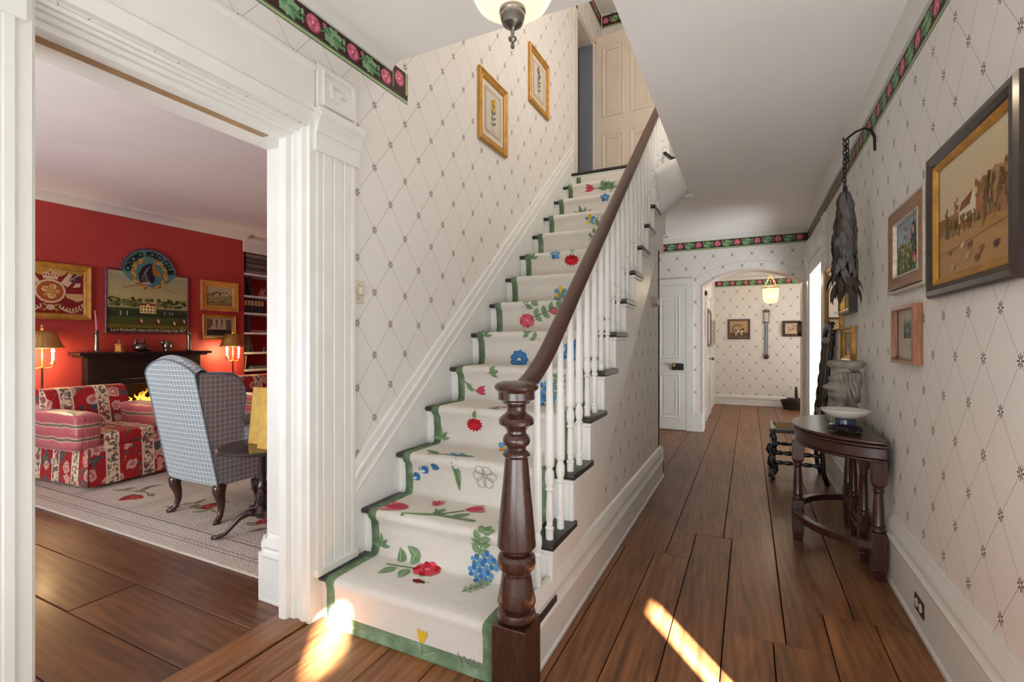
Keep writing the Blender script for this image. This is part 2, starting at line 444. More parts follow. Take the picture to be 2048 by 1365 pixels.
plank(floor, .437, .70, 2.685, 10.9, M['floor'])
# front boards, laid after the others and narrower
gx = [-0.93, -0.695, -0.515, -0.316, -0.10, 0.0925, 0.309, 0.51, 0.70]
gy = [3.03, 3.03, 3.03, 3.44, 2.345, 2.345, 2.685, 2.685]
for i in range(8): plank(floor, gx[i], gx[i + 1], -1.6, gy[i], M['floor'], random.uniform(-.001, .001))
for a, b_ in ((-1.80, -1.62), (-1.62, -1.34), (-1.34, -1.12), (-1.12, -0.93)): plank(floor, a, b_, -1.6, 1.66, M['floor'], random.uniform(-.001, .001))

# far boards on the other side of the right doorway
far_side = struct(MB().box(0.70, 1.9, 4.8, 11.0, -0.12, -0.002).build('floor_side_rooms', M['floor']), 'brown floor seen through the doorway')

# ---- living-room floor: wide dark boards laid across
lfloor = struct(MB().box(-7.0, -1.97, -1.7, 6.2, -0.12, -0.022).build('floor_living_room', M['gap']), 'wide dark floorboards of the living room')
ly = [-1.6, -1.15, -0.7, -0.25, 0.2, 0.55, 0.86, 1.13, 1.42, 1.76, 2.2, 2.7, 3.2, 3.7, 4.2, 4.7, 5.2, 5.7, 6.1]
for i in range(len(ly) - 1):
    cuts = [-6.9, [-3.1, -3.35, -4.3, -2.9][i % 4], -1.962] if i in (5, 7, 9, 12) else [-6.9, -1.962]
    for a, b_ in zip(cuts, cuts[1:]): plank(lfloor, a, b_, ly[i], ly[i + 1], M['floorX'], random.uniform(-.0015, .0015))
MBt = MB().prism([(0, 0), (0.155, 0), (0.155, 0.012), (0.14, 0.02), (0, 0.022)], (-1.96, 0.55, -0.004), (1, 0, 0), (0, 0, 1), (0, 1.075, 0))
thr = struct(MBt.build('trim_1', M['thresh'], bevel=0.002), 'light brown wooden threshold board in the living-room doorway')

# ---- left wall (hall paper one side, red room the other)
wl_ = wbox('wall_left', [(XLR, XL, -1.6, 0.60, 0, 2.9), (XLR, XL, 0.60, 1.645, 2.26, 2.9), (-1.965, XL, 1.58, 1.645, 0, 2.26), (XLR, XL, 1.645, 5.33, 0, 5.9),
      (XLR, XL, 5.33, 6.03, 0, 3.13), (XLR, XL, 5.33, 6.03, 5.10, 5.9), (XLR, XL, 6.03, 7.6, 0, 5.9)], M['wp_left'], 'cream diamond-lattice papered stair wall')
# ---- right wall, with a doorway beside the camera and one near the arch, plus an unseen gap cut for the sun patch
DR0, DR1 = 5.86, 6.98
wr_ = wbox('wall_right', [(XR, XR + .02, -1.6, -1.50, 0, 2.8), (XR, XR + .02, -1.33, 0.0, 0, 2.8), (XR, XR + .02, -1.50, -1.33, 0, 1.665), (XR, XR + .02, -1.50, -1.33, 1.835, 2.8), (XR, XR + .16, 0.0, 1.45, 2.15, 2.8), (XR, XR + .16, 1.45, DR0, 0, 2.8),
      (XR, XR + .16, DR0, DR1, 2.13, 2.8), (XR, XR + .16, DR1, YA, 0, 2.8)], M['wp_right'], 'cream diamond-lattice papered hall wall')
# added unseen panel in the doorway beside the camera; its slot shapes the sun
sun_panel = wbox('sun_slot_panel', [(XR + .03, XR + .05, -.15, 0.845, 0, 2.25), (XR + .03, XR + .05, 1.0, 1.43, 0, 2.14), (XR + .03, XR + .05, 0.845, 1.0, 0.865, 2.14), (XR + .03, XR + .05, 0.845, 1.0, 0, 0.30), (XR + .03, XR + .05, 0.945, .957, 0.3, 0.76)], M['trim'], 'added white panel with a sun slot beside the camera')
# ---- front wall with glazed door behind the camera
fw = wbox('wall_front', [(XL, .70, -1.75, -1.6, 0, 2.9),
      (-7.0, XL, -1.75, -1.6, 0, 2.9)], M['trim'], 'white front wall behind the camera')
# ---- ceilings
b = MB()
b.box(-0.53, XR + .16, -1.7, 7.6, ZC, ZC + 0.12)
b.box(XL - .1, -0.766, 4.92, 7.6, ZC, ZC + 0.12); b.box(-.7655, -0.53, 4.995, 7.6, ZC, ZC + 0.12)
b.prism([(4.70, 2.55), (4.74, 2.55), (4.925, 2.761), (4.925, 2.78), (4.90, 2.77)], (XL + .001, 0, 0), (0, 1, 0), (0, 0, 1), (-.765 - XL, 0, 0))
b.add([(-0.53, -1.7, ZC), (-0.53, 2.035, ZC), (XL - .01, 2.135, 2.842), (XL - .01, -1.7, 2.842), (-0.53, -1.7, ZC + .12), (-0.53, 2.035, ZC + .12), (XL - .01, 2.135, 2.962), (XL - .01, -1.7, 2.962)],
      [(0, 3, 2, 1), (4, 5, 6, 7), (0, 1, 5, 4), (1, 2, 6, 5), (2, 3, 7, 6), (3, 0, 4, 7)])
ceil = struct(b.build('ceiling', M['ceil']), 'white plaster hall ceiling')
# stairwell sides above the hall ceiling, upper floor and its ceiling
well = wbox('wall_stairwell', [(-0.525, -0.50, 2.04, 5.0, ZC + .02, 3.0), (XL, -0.53, 2.0, 2.03, 2.90, 3.14)], M['ceil'], 'white sides of the stairwell opening')
up_floor = wbox('floor_upper', [(XL, -0.5, 5.19, 7.6, 2.90, 3.135), (-0.5, 1.0, 2.0, 7.6, 3.0, 3.135)], M['ceil'])
up_end = wbox('wall_upper_end', [(XL, 1.2, 6.43, 6.53, 3.13, 5.9)], M['wp_arch'], 'papered end wall of the upper hall')
up_right = wbox('wall_upper_right', [(1.0, 1.1, 1.0, 6.43, 3.13, 5.9), (XL, 1.0, 0.9, 1.0, 2.9, 5.9)], M['wp_spandrel'])
up_ceil = wbox('ceiling_upper', [(XL, 1.1, 0.9, 6.5, 5.72, 5.84)], M['ceil'])
bed = wbox('wall_bedroom', [(-3.9, -3.85, 5.2, 7.2, 3.0, 5.6), (-3.9, XLR, 7.0, 7.05, 3.0, 5.6), (-3.9, XLR, 5.2, 5.25, 3.0, 5.6), (-3.9, XLR, 5.2, 7.05, 3.0, 3.1), (-3.9, XLR, 5.2, 7.05, 5.5, 5.6)],
           pm('grey_bedroom_paint', S(150, 154, 160), S(144, 148, 155), 3, 0.8), 'grey walls of the room upstairs')

# ---- arch wall
def arch_pts(x0, x1, zs, zt, n=20):
    """shallow segmental arch from (x0,zs) over zt to (x1,zs)"""
    w = (x1 - x0) / 2; r = (w * w + (zt - zs) ** 2) / (2 * (zt - zs)); cx = (x0 + x1) / 2; cz = zt - r; a = math.asin(w / r)
    return [(cx + r * sin(-a + 2 * a * i / n), cz + r * cos(-a + 2 * a * i / n)) for i in range(n + 1)]
AP = arch_pts(-0.605, 0.645, 2.075, 2.28)
TH = 0.27
b = MB()
def wall_arch(b, y0, y1, ap, x0, x1, z1):
    fr = []
    for y in (y0, y1):
        fr.append([(x0, y, 0), (x0, y, z1), (x1, y, z1), (x1, y, 0), (ap[-1][0], y, 0)] + [(p[0], y, p[1]) for p in reversed(ap)] + [(ap[0][0], y, 0)])
    n = len(fr[0])
    # front/back as strips so that the faces stay convex
    for y, flip in ((y0, False), (y1, True)):
        quads = [[(x0, y, 0), (ap[0][0], y, 0), (ap[0][0], y, z1), (x0, y, z1)], [(ap[-1][0], y, 0), (x1, y, 0), (x1, y, z1), (ap[-1][0], y, z1)]]
        for p, q in zip(ap, ap[1:]): quads.append([(p[0], y, p[1]), (q[0], y, q[1]), (q[0], y, z1), (p[0], y, z1)])
        for q in quads: b.add(q if not flip else q[::-1], [(0, 1, 2, 3)])
    inner = [(ap[0][0], 0)] + list(ap) + [(ap[-1][0], 0)]
    for p, q in zip(inner, inner[1:]): b.add([(p[0], y0, p[1]), (p[0], y1, p[1]), (q[0], y1, q[1]), (q[0], y0, q[1])], [(0, 1, 2, 3)])
wall_arch(b, YA, YA + TH, AP, -1.80, XR + .16, 2.8)
wa = struct(b.build('wall_arch', M['wp_arch']), 'papered cross wall with a shallow archway')
# plain plaster lining and rim of the arch
AP2 = arch_pts(-0.585, 0.625, 2.065, 2.262)
b = MB(); inner = [(AP[0][0], 0)] + AP + [(AP[-1][0], 0)]; inn2 = [(AP2[0][0], 0)] + AP2 + [(AP2[-1][0], 0)]
for (p, q, p2, q2) in zip(inner, inner[1:], inn2, inn2[1:]):
    y0, y1 = YA - .006, YA + TH + .006
    b.add([(p[0], y0, p[1]), (q[0], y0, q[1]), (q2[0], y0, q2[1]), (p2[0], y0, p2[1])], [(0, 1, 2, 3)])
    b.add([(p2[0], y0, p2[1]), (q2[0], y0, q2[1]), (q2[0], y1, q2[1]), (p2[0], y1, p2[1])], [(0, 1, 2, 3)])
    b.add([(p[0], y1, p[1]), (p2[0], y1, p2[1]), (q2[0], y1, q2[1]), (q[0], y1, q[1])], [(0, 1, 2, 3)])
struct(b.build('arch_lining', pm('arch_plaster', S(222, 208, 196), S(214, 200, 187), 5, 0.6), wa, world=False, smooth=True))
# thin printed rim line round the arch
b = MB(); R0 = arch_pts(-0.70, 0.70, 2.172, 2.388); R1 = arch_pts(-0.70, 0.70, 2.169, 2.385)
for p, q, p2, q2 in zip(R0, R0[1:], R1, R1[1:]): b.add([(p[0], YA - .001, p[1]), (q[0], YA - .001, q[1]), (q2[0], YA - .001, q2[1]), (p2[0], YA - .001, p2[1])], [(0, 1, 2, 3)])
b.build('paper_edge', pm('seam', S(170, 160, 146)), wa, world=False)
# ---- far hall
struct(MB().box(-0.64 - .1, 2.3, YF, YF + .1, 0, 2.8).build('wall_far', M['wp_far']), 'papered far wall of the back hall')
struct(MB().box(-0.74, -0.64, YA + TH, YF, 0, 2.8).build('wall_far_side', M['wp_farL']), 'papered side wall of the back hall')
wbox('wall_far_right', [(2.2, 2.3, YA, YF, 0, 2.8), (XR + .16, 2.3, YA + .1, YA + TH, 0, 2.8)], M['wp_farL'])
struct(MB().box(-0.75, 2.3, YA + TH, YF + .1, 2.58, 2.7).build('ceiling_far', M['ceil']), 'back hall ceiling')
wbox('wall_side_room', [(2.2, 2.3, 4.8, YA, 0, 2.8), (XR + .16, 2.3, 4.75, 4.8, 0, 2.8), (XR + .16, 2.3, 4.8, YA + .1, 2.7, 2.8)], M['trim'], 'pale walls of the room off the hall')

# ---- living-room shell
lrw = wbox('wall_red', [(XRED - .15, XRED, -1.6, 2.86, 0, 2.83), (XRED - .15, XRED, 3.60, 4.477, 0, 2.83), (XRED - .15, XRED, 2.86, 3.60, 0.80, 2.83), (XRED - .5, XRED - .45, -1.6, 6.1, 0, 2.83),
     (XRED - .47, XRED - .15, 4.44, 4.477, 0, 2.83), (XRED - .45, -5.5, 5.75, 5.8, 0, 2.83), (XRED - .45, XRED - .15, 2.80, 2.86, 0, 0.9), (XRED - .45, XRED - .15, 3.60, 3.66, 0, 0.9), (XRED - .45, XRED - .15, 2.80, 3.66, 0.80, 0.9)], M['red'], 'crimson painted chimney wall')
wbox('wall_living_back', [(-5.5, XLR, 5.75, 5.8, 0, 2.83)], M['red'])
wbox('wall_living_inner', [(XLR - .02, XLR, 1.70, 5.75, 0, 2.83), (XLR - .02, XLR, -1.6, 0.55, 0, 2.83), (XLR - .02, XLR, .55, 1.70, 2.3, 2.83)], M['red'])
struct(MB().box(-7.0, XLR, -1.7, 5.8, 2.80, 2.9).build('ceiling_living_room', M['ceil']), 'white living-room ceiling')
# fireback soot lining
wbox('wall_fireback', [(XRED - .44, XRED - .43, 2.86, 3.60, 0, .8), (XRED - .43, XRED - .14, 2.86, 2.87, 0, .8), (XRED - .43, XRED - .14, 3.59, 3.60, 0, .8), (XRED - .43, XRED - .14, 2.86, 3.60, .79, .80)],
     pm('sooty_brick', S(52, 36, 30), S(22, 17, 15), 8, 0.9, bump=0.4, bscale=20), 'sooty brick lining of the firebox')

# ---- crown mouldings (profile u outward, v down)
crown = [(0, 0), (0.075, 0), (0.075, -0.008), (0.062, -0.014), (0.05, -0.018), (0.032, -0.028), (0.02, -0.04), (0.014, -0.046), (0, -0.046)]
def crown_run(name, o, u, d, prof=crown, sc=1.0):
    return struct(MB().prism([(p[0] * sc, p[1] * sc) for p in prof], o, u, (0, 0, 1), d).build(name, M['trim'], smooth=True))
crown_run('trim_2', (XR, -1.6, ZC), (-1, 0, 0), (0, YA + 1.6, 0))
crown_run('trim_3', (-1.80, YA, ZC), (0, -1, 0), (XR + 1.80, 0, 0))
crown_run('trim_4', (XL, -1.6, 2.842), (1, 0, 0), (0, 3.725, 0))
crown_run('trim_5', (XRED, -1.6, 2.80), (1, 0, 0), (0, 6.08, 0), sc=2.0)
# ---- printed rose border
def border(name, parent, place, L, H=0.128, off=0.0):
    p = Pic(place, 0.0002, .0012)
    cg, cd, cl = S(68, 112, 84), S(66, 34, 32), S(176, 178, 130)
    p.rect(0, 0, L, H, cg); p.rect(0, 0.006, L, H - .003, cl); p.rect(0, 0.018, L, H - .006, cg); p.rect(0, 0.025, L, H - .010, cd)
    P_ = 0.248; x = off - P_; m = (H + .016) / 2
    gl = [S(96, 144, 106), S(132, 170, 124), S(74, 120, 90)]
    while x < L:
        def ok(a, b): return a > 0.004 and b < L - 0.004
        if ok(x + .012, x + .088):
            p.ell(x + .05, m, .043, .041, S(160, 70, 92)); p.ell(x + .049, m + .003, .037, .035, S(200, 104, 124)); p.ell(x + .052, m - .006, .026, .022, S(230, 158, 168)); [p.leaf(x + .05 + .030 * cos(t_), m + .028 * sin(t_), .036, .026, t_ + 2.5, S(214, 124, 142) if i_ % 2 else S(184, 84, 106)) for i_, t_ in enumerate((.2, 1.2, 2.3, 3.3, 4.3, 5.3))]; p.ell(x + .05, m, .013, .016, S(172, 72, 96)); p.ell(x + .047, m + .003, .007, .009, S(236, 176, 184))
        if ok(x + .09, x + .262):
            p.line([(x + .085, m - .012), (x + .12, m + .004), (x + .15, m - .004), (x + .25, m + .006)], .005, gl[0])
            for i, (a, l_) in enumerate([(0.9, .062), (0.35, .078), (-0.25, .082), (-0.8, .062), (1.6, .046), (2.5, .05), (-2.4, .05), (-1.5, .045)]):
                p.leaf(x + .155, m - .002, l_, .042, a, gl[i % 3], S(160, 176, 120))
            p.leaf(x + .12, m, .04, .02, -1.2, gl[1]); p.leaf(x + .11, m + .004, .036, .018, 1.25, gl[2]); p.ell(x + .115, m + .030, .012, .010, S(196, 100, 118))
            p.leaf(x + .236, m + .004, .032, .018, 1.5, gl[1]); p.leaf(x + .236, m - .002, .032, .018, -1.4, gl[0])
        x += P_
    o = p.build(name, M['print'], parent, world=False); return o
border('border_strip', wr_, lambda u, v, h: (XR - .0008 - h, -1.48 + u, 2.583 + v), YA + 1.48)
border('border_strip', wa, lambda u, v, h: (-1.25 + u, YA - .0008 - h, 2.583 + v), XR + 1.25, off=.06)
border('border_strip', wl_, lambda u, v, h: (XL + .0008 + h, -1.432 + u, 2.669 + v), 2.279 + 1.432, .135)
border('border_strip', wl_, lambda u, v, h: (XL + .0020 + h, 2.279 - v, 2.720 + u), 0.127, .1345, off=.02)
fb = bpy.data.objects['wall_far']
border('border_strip', fb, lambda u, v, h: (-0.63 + u, YF - .0008 - h, 2.405 + v), 1.9, .125, .03)
border('border_strip', up_end, lambda u, v, h: (XL + .01 + u, 6.43 - .0008 - h, 5.53 + v), 1.6, .17)
border('border_strip', wl_, lambda u, v, h: (XL + .0008 + h, 5.0 + u, 5.53 + v), 1.42, .17)

# ---- baseboards
base_prof = [(0, 0), (0.024, 0), (0.024, 0.018), (0.018, 0.03), (0.018, 0.235), (0.030, 0.243), (0.033, 0.256), (0.024, 0.270), (0.020, 0.285), (0.028, 0.30), (0.024, 0.325), (0.012, 0.345), (0.008, 0.364), (0, 0.364)]
def base_run(name, o, u, d, sc=1.0, prof=base_prof):
    return struct(MB().prism([(p[0], p[1] * sc) for p in prof], o, u, (0, 0, 1), d).build(name, M['trim'], smooth=True))
base_run('baseboard_right', (XR, 1.45, 0), (-1, 0, 0), (0, DR0 - .16 - 1.45, 0))
base_run('baseboard_right_end', (XR, DR1 + .16, 0), (-1, 0, 0), (0, YA - DR1 - .16, 0))
base_run('baseboard_far', (-0.64, YF, 0), (0, -1, 0), (2.8, 0, 0), 0.55)
base_run('baseboard_far_side', (-0.64, YA + TH, 0), (1, 0, 0), (0, 0.55, 0), 0.75)
base_run('baseboard_red', (XRED, -1.6, 0), (1, 0, 0), (0, 4.1, 0), 0.45)
base_run('baseboard_living_inner', (XLR, 1.60, 0), (-1, 0, 0), (0, 3, 0), 0.9)

# ---- spandrel under the stairs
XS = -0.765
RUN, RISE, Y1, Z1 = 0.2715, 0.228, 1.609, 0.20
def SY(k): return Y1 + RUN * (k - 1)
def SZ(k): return Z1 + RISE * (k - 1)
YE = 4.74
b = MB()
prof = [(1.66, 0), (YE, 0), (YE, 2.74)]
pts = [(1.66, 0.0), (YE, 0.0), (YE, SZ(12) - .03)]
for k in range(12, 0, -1):
    yk = SY(k) + .03
    if k < 12: pts.append((SY(k + 1) + .03, SZ(k) - .03))
    else: pts.append((YE, SZ(12) - .03))
    pts.append((yk, SZ(k) - .03))
    if k > 1: pts.append((yk, SZ(k - 1) - .03))
pts = [p for i, p in enumerate(pts) if i == 0 or p != pts[i - 1]]
def stair_solid(x0, x1, mat, name, label=None):
    """stepped wall built as columns between floor and stair line"""
    b = MB()
    for k in range(1, 14):
        y0 = SY(k) + .04; y1 = min(SY(k + 1) + .04, YE)
        if y0 >= YE: break
        b.box(x0, x1, y0, y1, 0, SZ(k) - .03)
    return struct(b.build(name, mat, weld=True), label)
spand = stair_solid(XS - .06, XS, M['wp_spandrel'], 'wall_stairs', 'papered wall under the staircase')
# white painted stepped stringer lying over the papered wall
b = MB()
for k in range(1, 14):
    y0 = SY(k) + .03; y1 = SY(k + 1) + .03; zt = SZ(k) - .03
    lo = lambda y: max(0.29, 0.2 + 0.84 * (y - 1.609) - 0.60)
    if k <= 11: b.add([(XS, y0, lo(y0)), (XS + .012, y0, lo(y0)), (XS + .012, y1, lo(y1)), (XS, y1, lo(y1)), (XS, y0, zt), (XS + .012, y0, zt), (XS + .012, y1, zt), (XS, y1, zt)],
          [(0, 3, 2, 1), (4, 5, 6, 7), (0, 1, 5, 4), (1, 2, 6, 5), (2, 3, 7, 6), (3, 0, 4, 7)])
    else: b.box(XS, XS + .012, y0, min(y1, YE + .3), lo(y0) - .0, zt)
struct(b.build('stringer', M['trim'], spand, world=False))
sb_prof = [(0, 0), (0.040, 0), (0.040, 0.012), (0.034, 0.022), (0.034, 0.150), (0.036, 0.160), (0.026, 0.178), (0.022, 0.205), (0.028, 0.225), (0.020, 0.262), (0.012, 0.282), (0, 0.29)]
base_run('baseboard_stairs', (XS, 1.68, 0), (1, 0, 0), (0, YE - 1.68 + .034, 0), 1.0, sb_prof)
base_run('baseboard_stairs_end', (XS + .034, YE, 0), (0, 1, 0), (-0.5, 0, 0), 1.0, sb_prof)
wbox('wall_understair', [(-1.8, XS, YE - .06, YE, 0, 2.56)], M['wp_arch'])
# plaster sweep where the stringer turns out to meet the ceiling edge
b = MB()
def sweep(u, v):
    a = Vector((XS, 4.42 + .32 * v, 2.80 - .32 * v)); c = Vector((-0.53, 4.99, ZC + .36 * (1 - v)))
    q = a.lerp(c, u); q.y -= 0.10 * sin(pi * u) * (1 - u) ; q.x += 0.0; q.z -= 0.04 * sin(pi * u) * v; return tuple(q)
b.grid(sweep, 10, 6)
b.grid(lambda u, v: tuple(Vector(sweep(u, 1)).lerp(Vector((XS + (-.53 - XS) * u, 5.0, ZC + .001)), v)), 10, 3)
struct(b.build('trim_6', M['ceil'], smooth='all', solid=.01), 'white plaster sweep under the head of the stairs')
# ================================================================== LEFT DOORWAY TRIM
def dsurround(name, side):
    """fluted pilasters, moulded architrave and entablature of the living-room doorway"""
    r = thing(name, 'white moulded surround of the living-room doorway with fluted pilasters and key-pattern corner blocks', 'door surround', (XL, 1.1, 0))
    tr = M['trim']
    # right-hand casing: stepped moulding from the jamb out to the pilaster (profile in X,Y)
    cas = [(-1.93, 1.56), (-1.93, 1.515), (-1.905, 1.515), (-1.89, 1.522), (-1.885, 1.54), (-1.865, 1.54), (-1.855, 1.552), (-1.838, 1.552), (-1.83, 1.545), (-1.815, 1.545), (-1.805, 1.56), (-1.785, 1.562), (-1.785, 1.605), (-1.785, 1.641), (-1.93, 1.641)]
    MB().prism(cas, (0, 0, 0), (1, 0, 0), (0, 1, 0), (0, 0, 2.30)).build('casing', tr, r, smooth=True)
    casl = [(x, 2.18 - y) for (x, y) in cas][::-1]
    MB().prism(casl, (0, 0, 0), (1, 0, 0), (0, 1, 0), (0, 0, 2.30)).build('casing', tr, r, smooth=True)
    # head architrave (profile in X,Z)
    hd = [(-1.93, 2.30), (-1.93, 2.205), (-1.905, 2.205), (-1.89, 2.212), (-1.885, 2.23), (-1.865, 2.23), (-1.855, 2.242), (-1.838, 2.242), (-1.83, 2.25), (-1.815, 2.25), (-1.805, 2.265), (-1.775, 2.268), (-1.770, 2.325), (-1.785, 2.332), (-1.785, 2.52), (-1.772, 2.53), (-1.772, 2.545), (-1.80, 2.56), (-1.93, 2.56)]
    MB().prism(hd, (0, 0.56, 0), (1, 0, 0), (0, 0, 1), (0, 1.03, 0)).build('architrave', tr, r, smooth=True)
    for (ya, yb, z0) in ((1.60, 1.835, 0.20), (0.345, 0.58, 0.0)):
        fl = [(0, XL)]
        w = yb - ya
        prof = [(0, 0), (0, .025), (.02, .025), (.028, .018), (.036, .025), (.085, .025), (.092, .016), (.10, .025), (.15, .025), (.157, .016), (.165, .025), (.2, .025), (.207, .018), (.214, .025), (w, .025), (w, 0)]
        MB().prism([(p[0], p[1]) for p in prof], (XL, ya, z0), (0, 1, 0), (1, 0, 0), (0, 0, 2.17 - z0)).build('pilaster', tr, r, smooth=True)
        MB().box(XL, XL + .036, ya - .012, yb + .012, z0, z0 + .035).build('plinth', tr, r, bevel=.004)
        cp = [(0, 2.155), (.036, 2.155), (.036, 2.238), (.044, 2.240), (.044, 2.254), (.048, 2.268), (.060, 2.296), (.068, 2.305), (.072, 2.312), (.072, 2.342), (.03, 2.348), (0, 2.36)]
        b = MB()
        b.prism(cp, (XL, ya - .02, 0), (1, 0, 0), (0, 0, 1), (0, yb - ya + .04, 0)); cap = b.build('capital', tr, r)
        blk = MB().box(XL, XL + .030, ya - .005, yb + .005, 2.355, 2.56).build('corner_block', tr, r, bevel=.003)
        k = MB(); x0, x1 = XL + .030, XL + .042; m = .012
        ym, yM, zm, zM = ya + .02, yb - .02, 2.375, 2.54
        k.box(x0, x1, ym, yM, zM - m, zM); k.box(x0, x1 - .0004, ym + .0003, ym + m, zm + m, zM - m); k.box(x0, x1 - .0004, yM - m, yM - .0003, zm + m, zM - m); k.box(x0, x1, ym, yM, zm, zm + m)
        c = (ym + yM) / 2; d = (zm + zM) / 2
        k.box(x0, x1, c - .05, c + .05, d + .028, d + .036); k.box(x0, x1, c - .05, c - .042, d - .028, d + .028); k.box(x0, x1, c - .05, c + .005, d - .036, d - .028); k.box(x0, x1, c - .003, c + .005, d - .028, d - .002); k.box(x0, x1, c - .003, c + .05, d - .002, d + .006); k.box(x0, x1, c + .042, c + .05, d + .006, d + .028)
        k.build('key_pattern', tr, blk)
    # jamb lining towards the living room, with the pocket-door slot plate
    MB().box(-1.972, -1.90, 1.555, 1.575, 0, 2.26).box(XLR - .005, -1.968, 1.628, 1.642, 0, 2.26).box(XLR - .005, -1.90, 0.605, 0.625, 0, 2.26).box(XLR - .005, -1.90, 0.60, 1.642, 2.235, 2.262).build('jamb', tr, r, bevel=.002)
    MB().box(XLR - .03, XLR - .005, 1.634, 1.75, 0, 2.36).box(XLR - .03, XLR - .005, .52, .62, 0, 2.36).box(XLR - .03, XLR - .005, .52, 1.75, 2.24, 2.36).build('inner_casing', tr, r, bevel=.004)
    b = MB().prism([(p[0] * 1.3, p[1] * 0.92) for p in base_prof], (XLR - .004, 1.628, 0), (0, -1, 0), (0, 0, 1), (.17, 0, 0)); 
    b.box(XLR - .045, XLR + .16, 1.598, 1.66, 0, .24); b.build('jamb_plinth', tr, r, bevel=.003)
    MB().box(-1.952, -1.945, 1.552, 1.556, 0.985, 1.06).box(-1.965, -1.93, 1.551, 1.556, 0.985, 1.06).build('strike_plate', M['iron'], r)
    MB().box(-2.02, -1.98, 0.64, 1.5, 2.226, 2.236).build('door_track', pm('tan_head_shade', S(168, 138, 104), S(146, 114, 82), 10, .6), r)  # track strip; its tan stands for the brownish shading under the head
    return r
dsurround('door_surround', 1)

# ================================================================== STAIRCASE
st = thing('staircase', 'straight white staircase with black-painted treads rising beside the papered wall', 'staircase', (-1.25, 1.6, 0))
XT0, XT1 = -1.795, -0.735
tread_prof = [(0.02, -.030), (-.016, -.030), (-.027, -.022), (-.030, -.013), (-.027, -.004), (-.018, 0), (RUN + .03, 0), (RUN + .03, -.03)]
for k in range(1, 15):
    y, z = SY(k) + .03, SZ(k)
    x1 = XT1 if k < 13 else XS
    o = MB().prism(tread_prof if k < 14 else tread_prof[:6] + [(.2, 0), (.2, -.03)], (XT0, y, z), (0, 1, 0), (0, 0, 1), (x1 - XT0, 0, 0)).build('tread', M['black'], st, bevel=.004, smooth=True)
    # small cove under the nosing, on the open side and the front
    MB().box(XT0, XS + .020, y - .012, y + .0045, z - .050, z - .0305).build('cove', M['white'], o, bevel=.006)
    if k < 13: MB().box(XS + .010, XS + .026, y - .013, y + RUN, z - .049, z - .0305).build('cove', M['white'], o, bevel=.005)
    zb = 0 if k == 1 else SZ(k - 1)
    MB().box(XL + .001, XS - .002, y, y + .02, zb, z - .03).build('riser', M['white'], st)
    if k < 13: MB().box(XS - .004, XS + .020, y - .004, y + .05, max(zb + .001, .02), z - .0505).build('bracket', M['white'], st, bevel=.003)
# wall skirt: board, bead and cap following the pitch
def skirt(off0, off1, x0, x1, name):
    b = MB(); nl = lambda y: Z1 + .84 * (y - Y1)
    ya, yb = 1.838, 5.25
    b.add([(x0, ya, max(nl(ya) + off0, .1)), (x1, ya, max(nl(ya) + off0, .1)), (x1, yb, nl(yb) + off0), (x0, yb, nl(yb) + off0), (x0, ya, nl(ya) + off1), (x1, ya, nl(ya) + off1), (x1, yb, nl(yb) + off1), (x0, yb, nl(yb) + off1)],
          [(0, 3, 2, 1), (4, 5, 6, 7), (0, 1, 5, 4), (1, 2, 6, 5), (2, 3, 7, 6), (3, 0, 4, 7)])
    return b.build(name, M['white'], st, bevel=.004)
skirt(-.30, .12, XL, XL + .018, 'skirt_board'); skirt(.115, .135, XL, XL + .024, 'skirt_bead'); skirt(.13, .20, XL, XL + .016, 'skirt_band'); skirt(.195, .225, XL, XL + .028, 'skirt_cap'); skirt(.22, .285, XL, XL + .020, 'skirt_cap')

# ------------------------------------------------------------------ balustrade
bal = thing('stair_balustrade', 'dark mahogany handrail and turned newel with white balusters along the stairs', 'balustrade', (-0.773, 1.615, 0))
XN, YN = -0.773, 1.615
nw = [(50, .03), (52, .06), (60, .076), (72, .083), (84, .080), (92, .072), (98, .068), (128, .068), (131, .062), (138, .052), (143, .052), (147, .046), (160, .036), (175, .034), (188, .040), (198, .052), (208, .062), (222, .066), (236, .064), (246, .052), (252, .044), (266, .036), (276, .036), (284, .044), (296, .050), (310, .051), (325, .047), (337, .036), (348, .035), (356, .044), (364, .051), (372, .051), (378, .046), (383, .043), (480, .050), (600, .060), (720, .069), (765, .072), (775, .066), (782, .050), (792, .048), (800, .062), (815, .070), (838, .0715), (858, .068), (868, .060), (874, .050), (884, .050), (888, .054), (950, .062), (1005, .072), (1016, .070), (1022, .054), (1030, .050), (1036, .056), (1044, .068), (1058, .0715), (1074, .070), (1084, .060), (1090, .052)]
prof = [(r, 1.134 - (y - 50) * .000847) for (y, r) in nw][::-1]
npost = MB().lathe(prof, (XN, YN, 0), 32).build('newel_post', M['mahog'], bal, smooth=True)
MB().box(XN - .067, XN + .067, YN - .07, YN + .07, 0, .253).build('newel_block', M['mahog'], npost, bevel=.003)
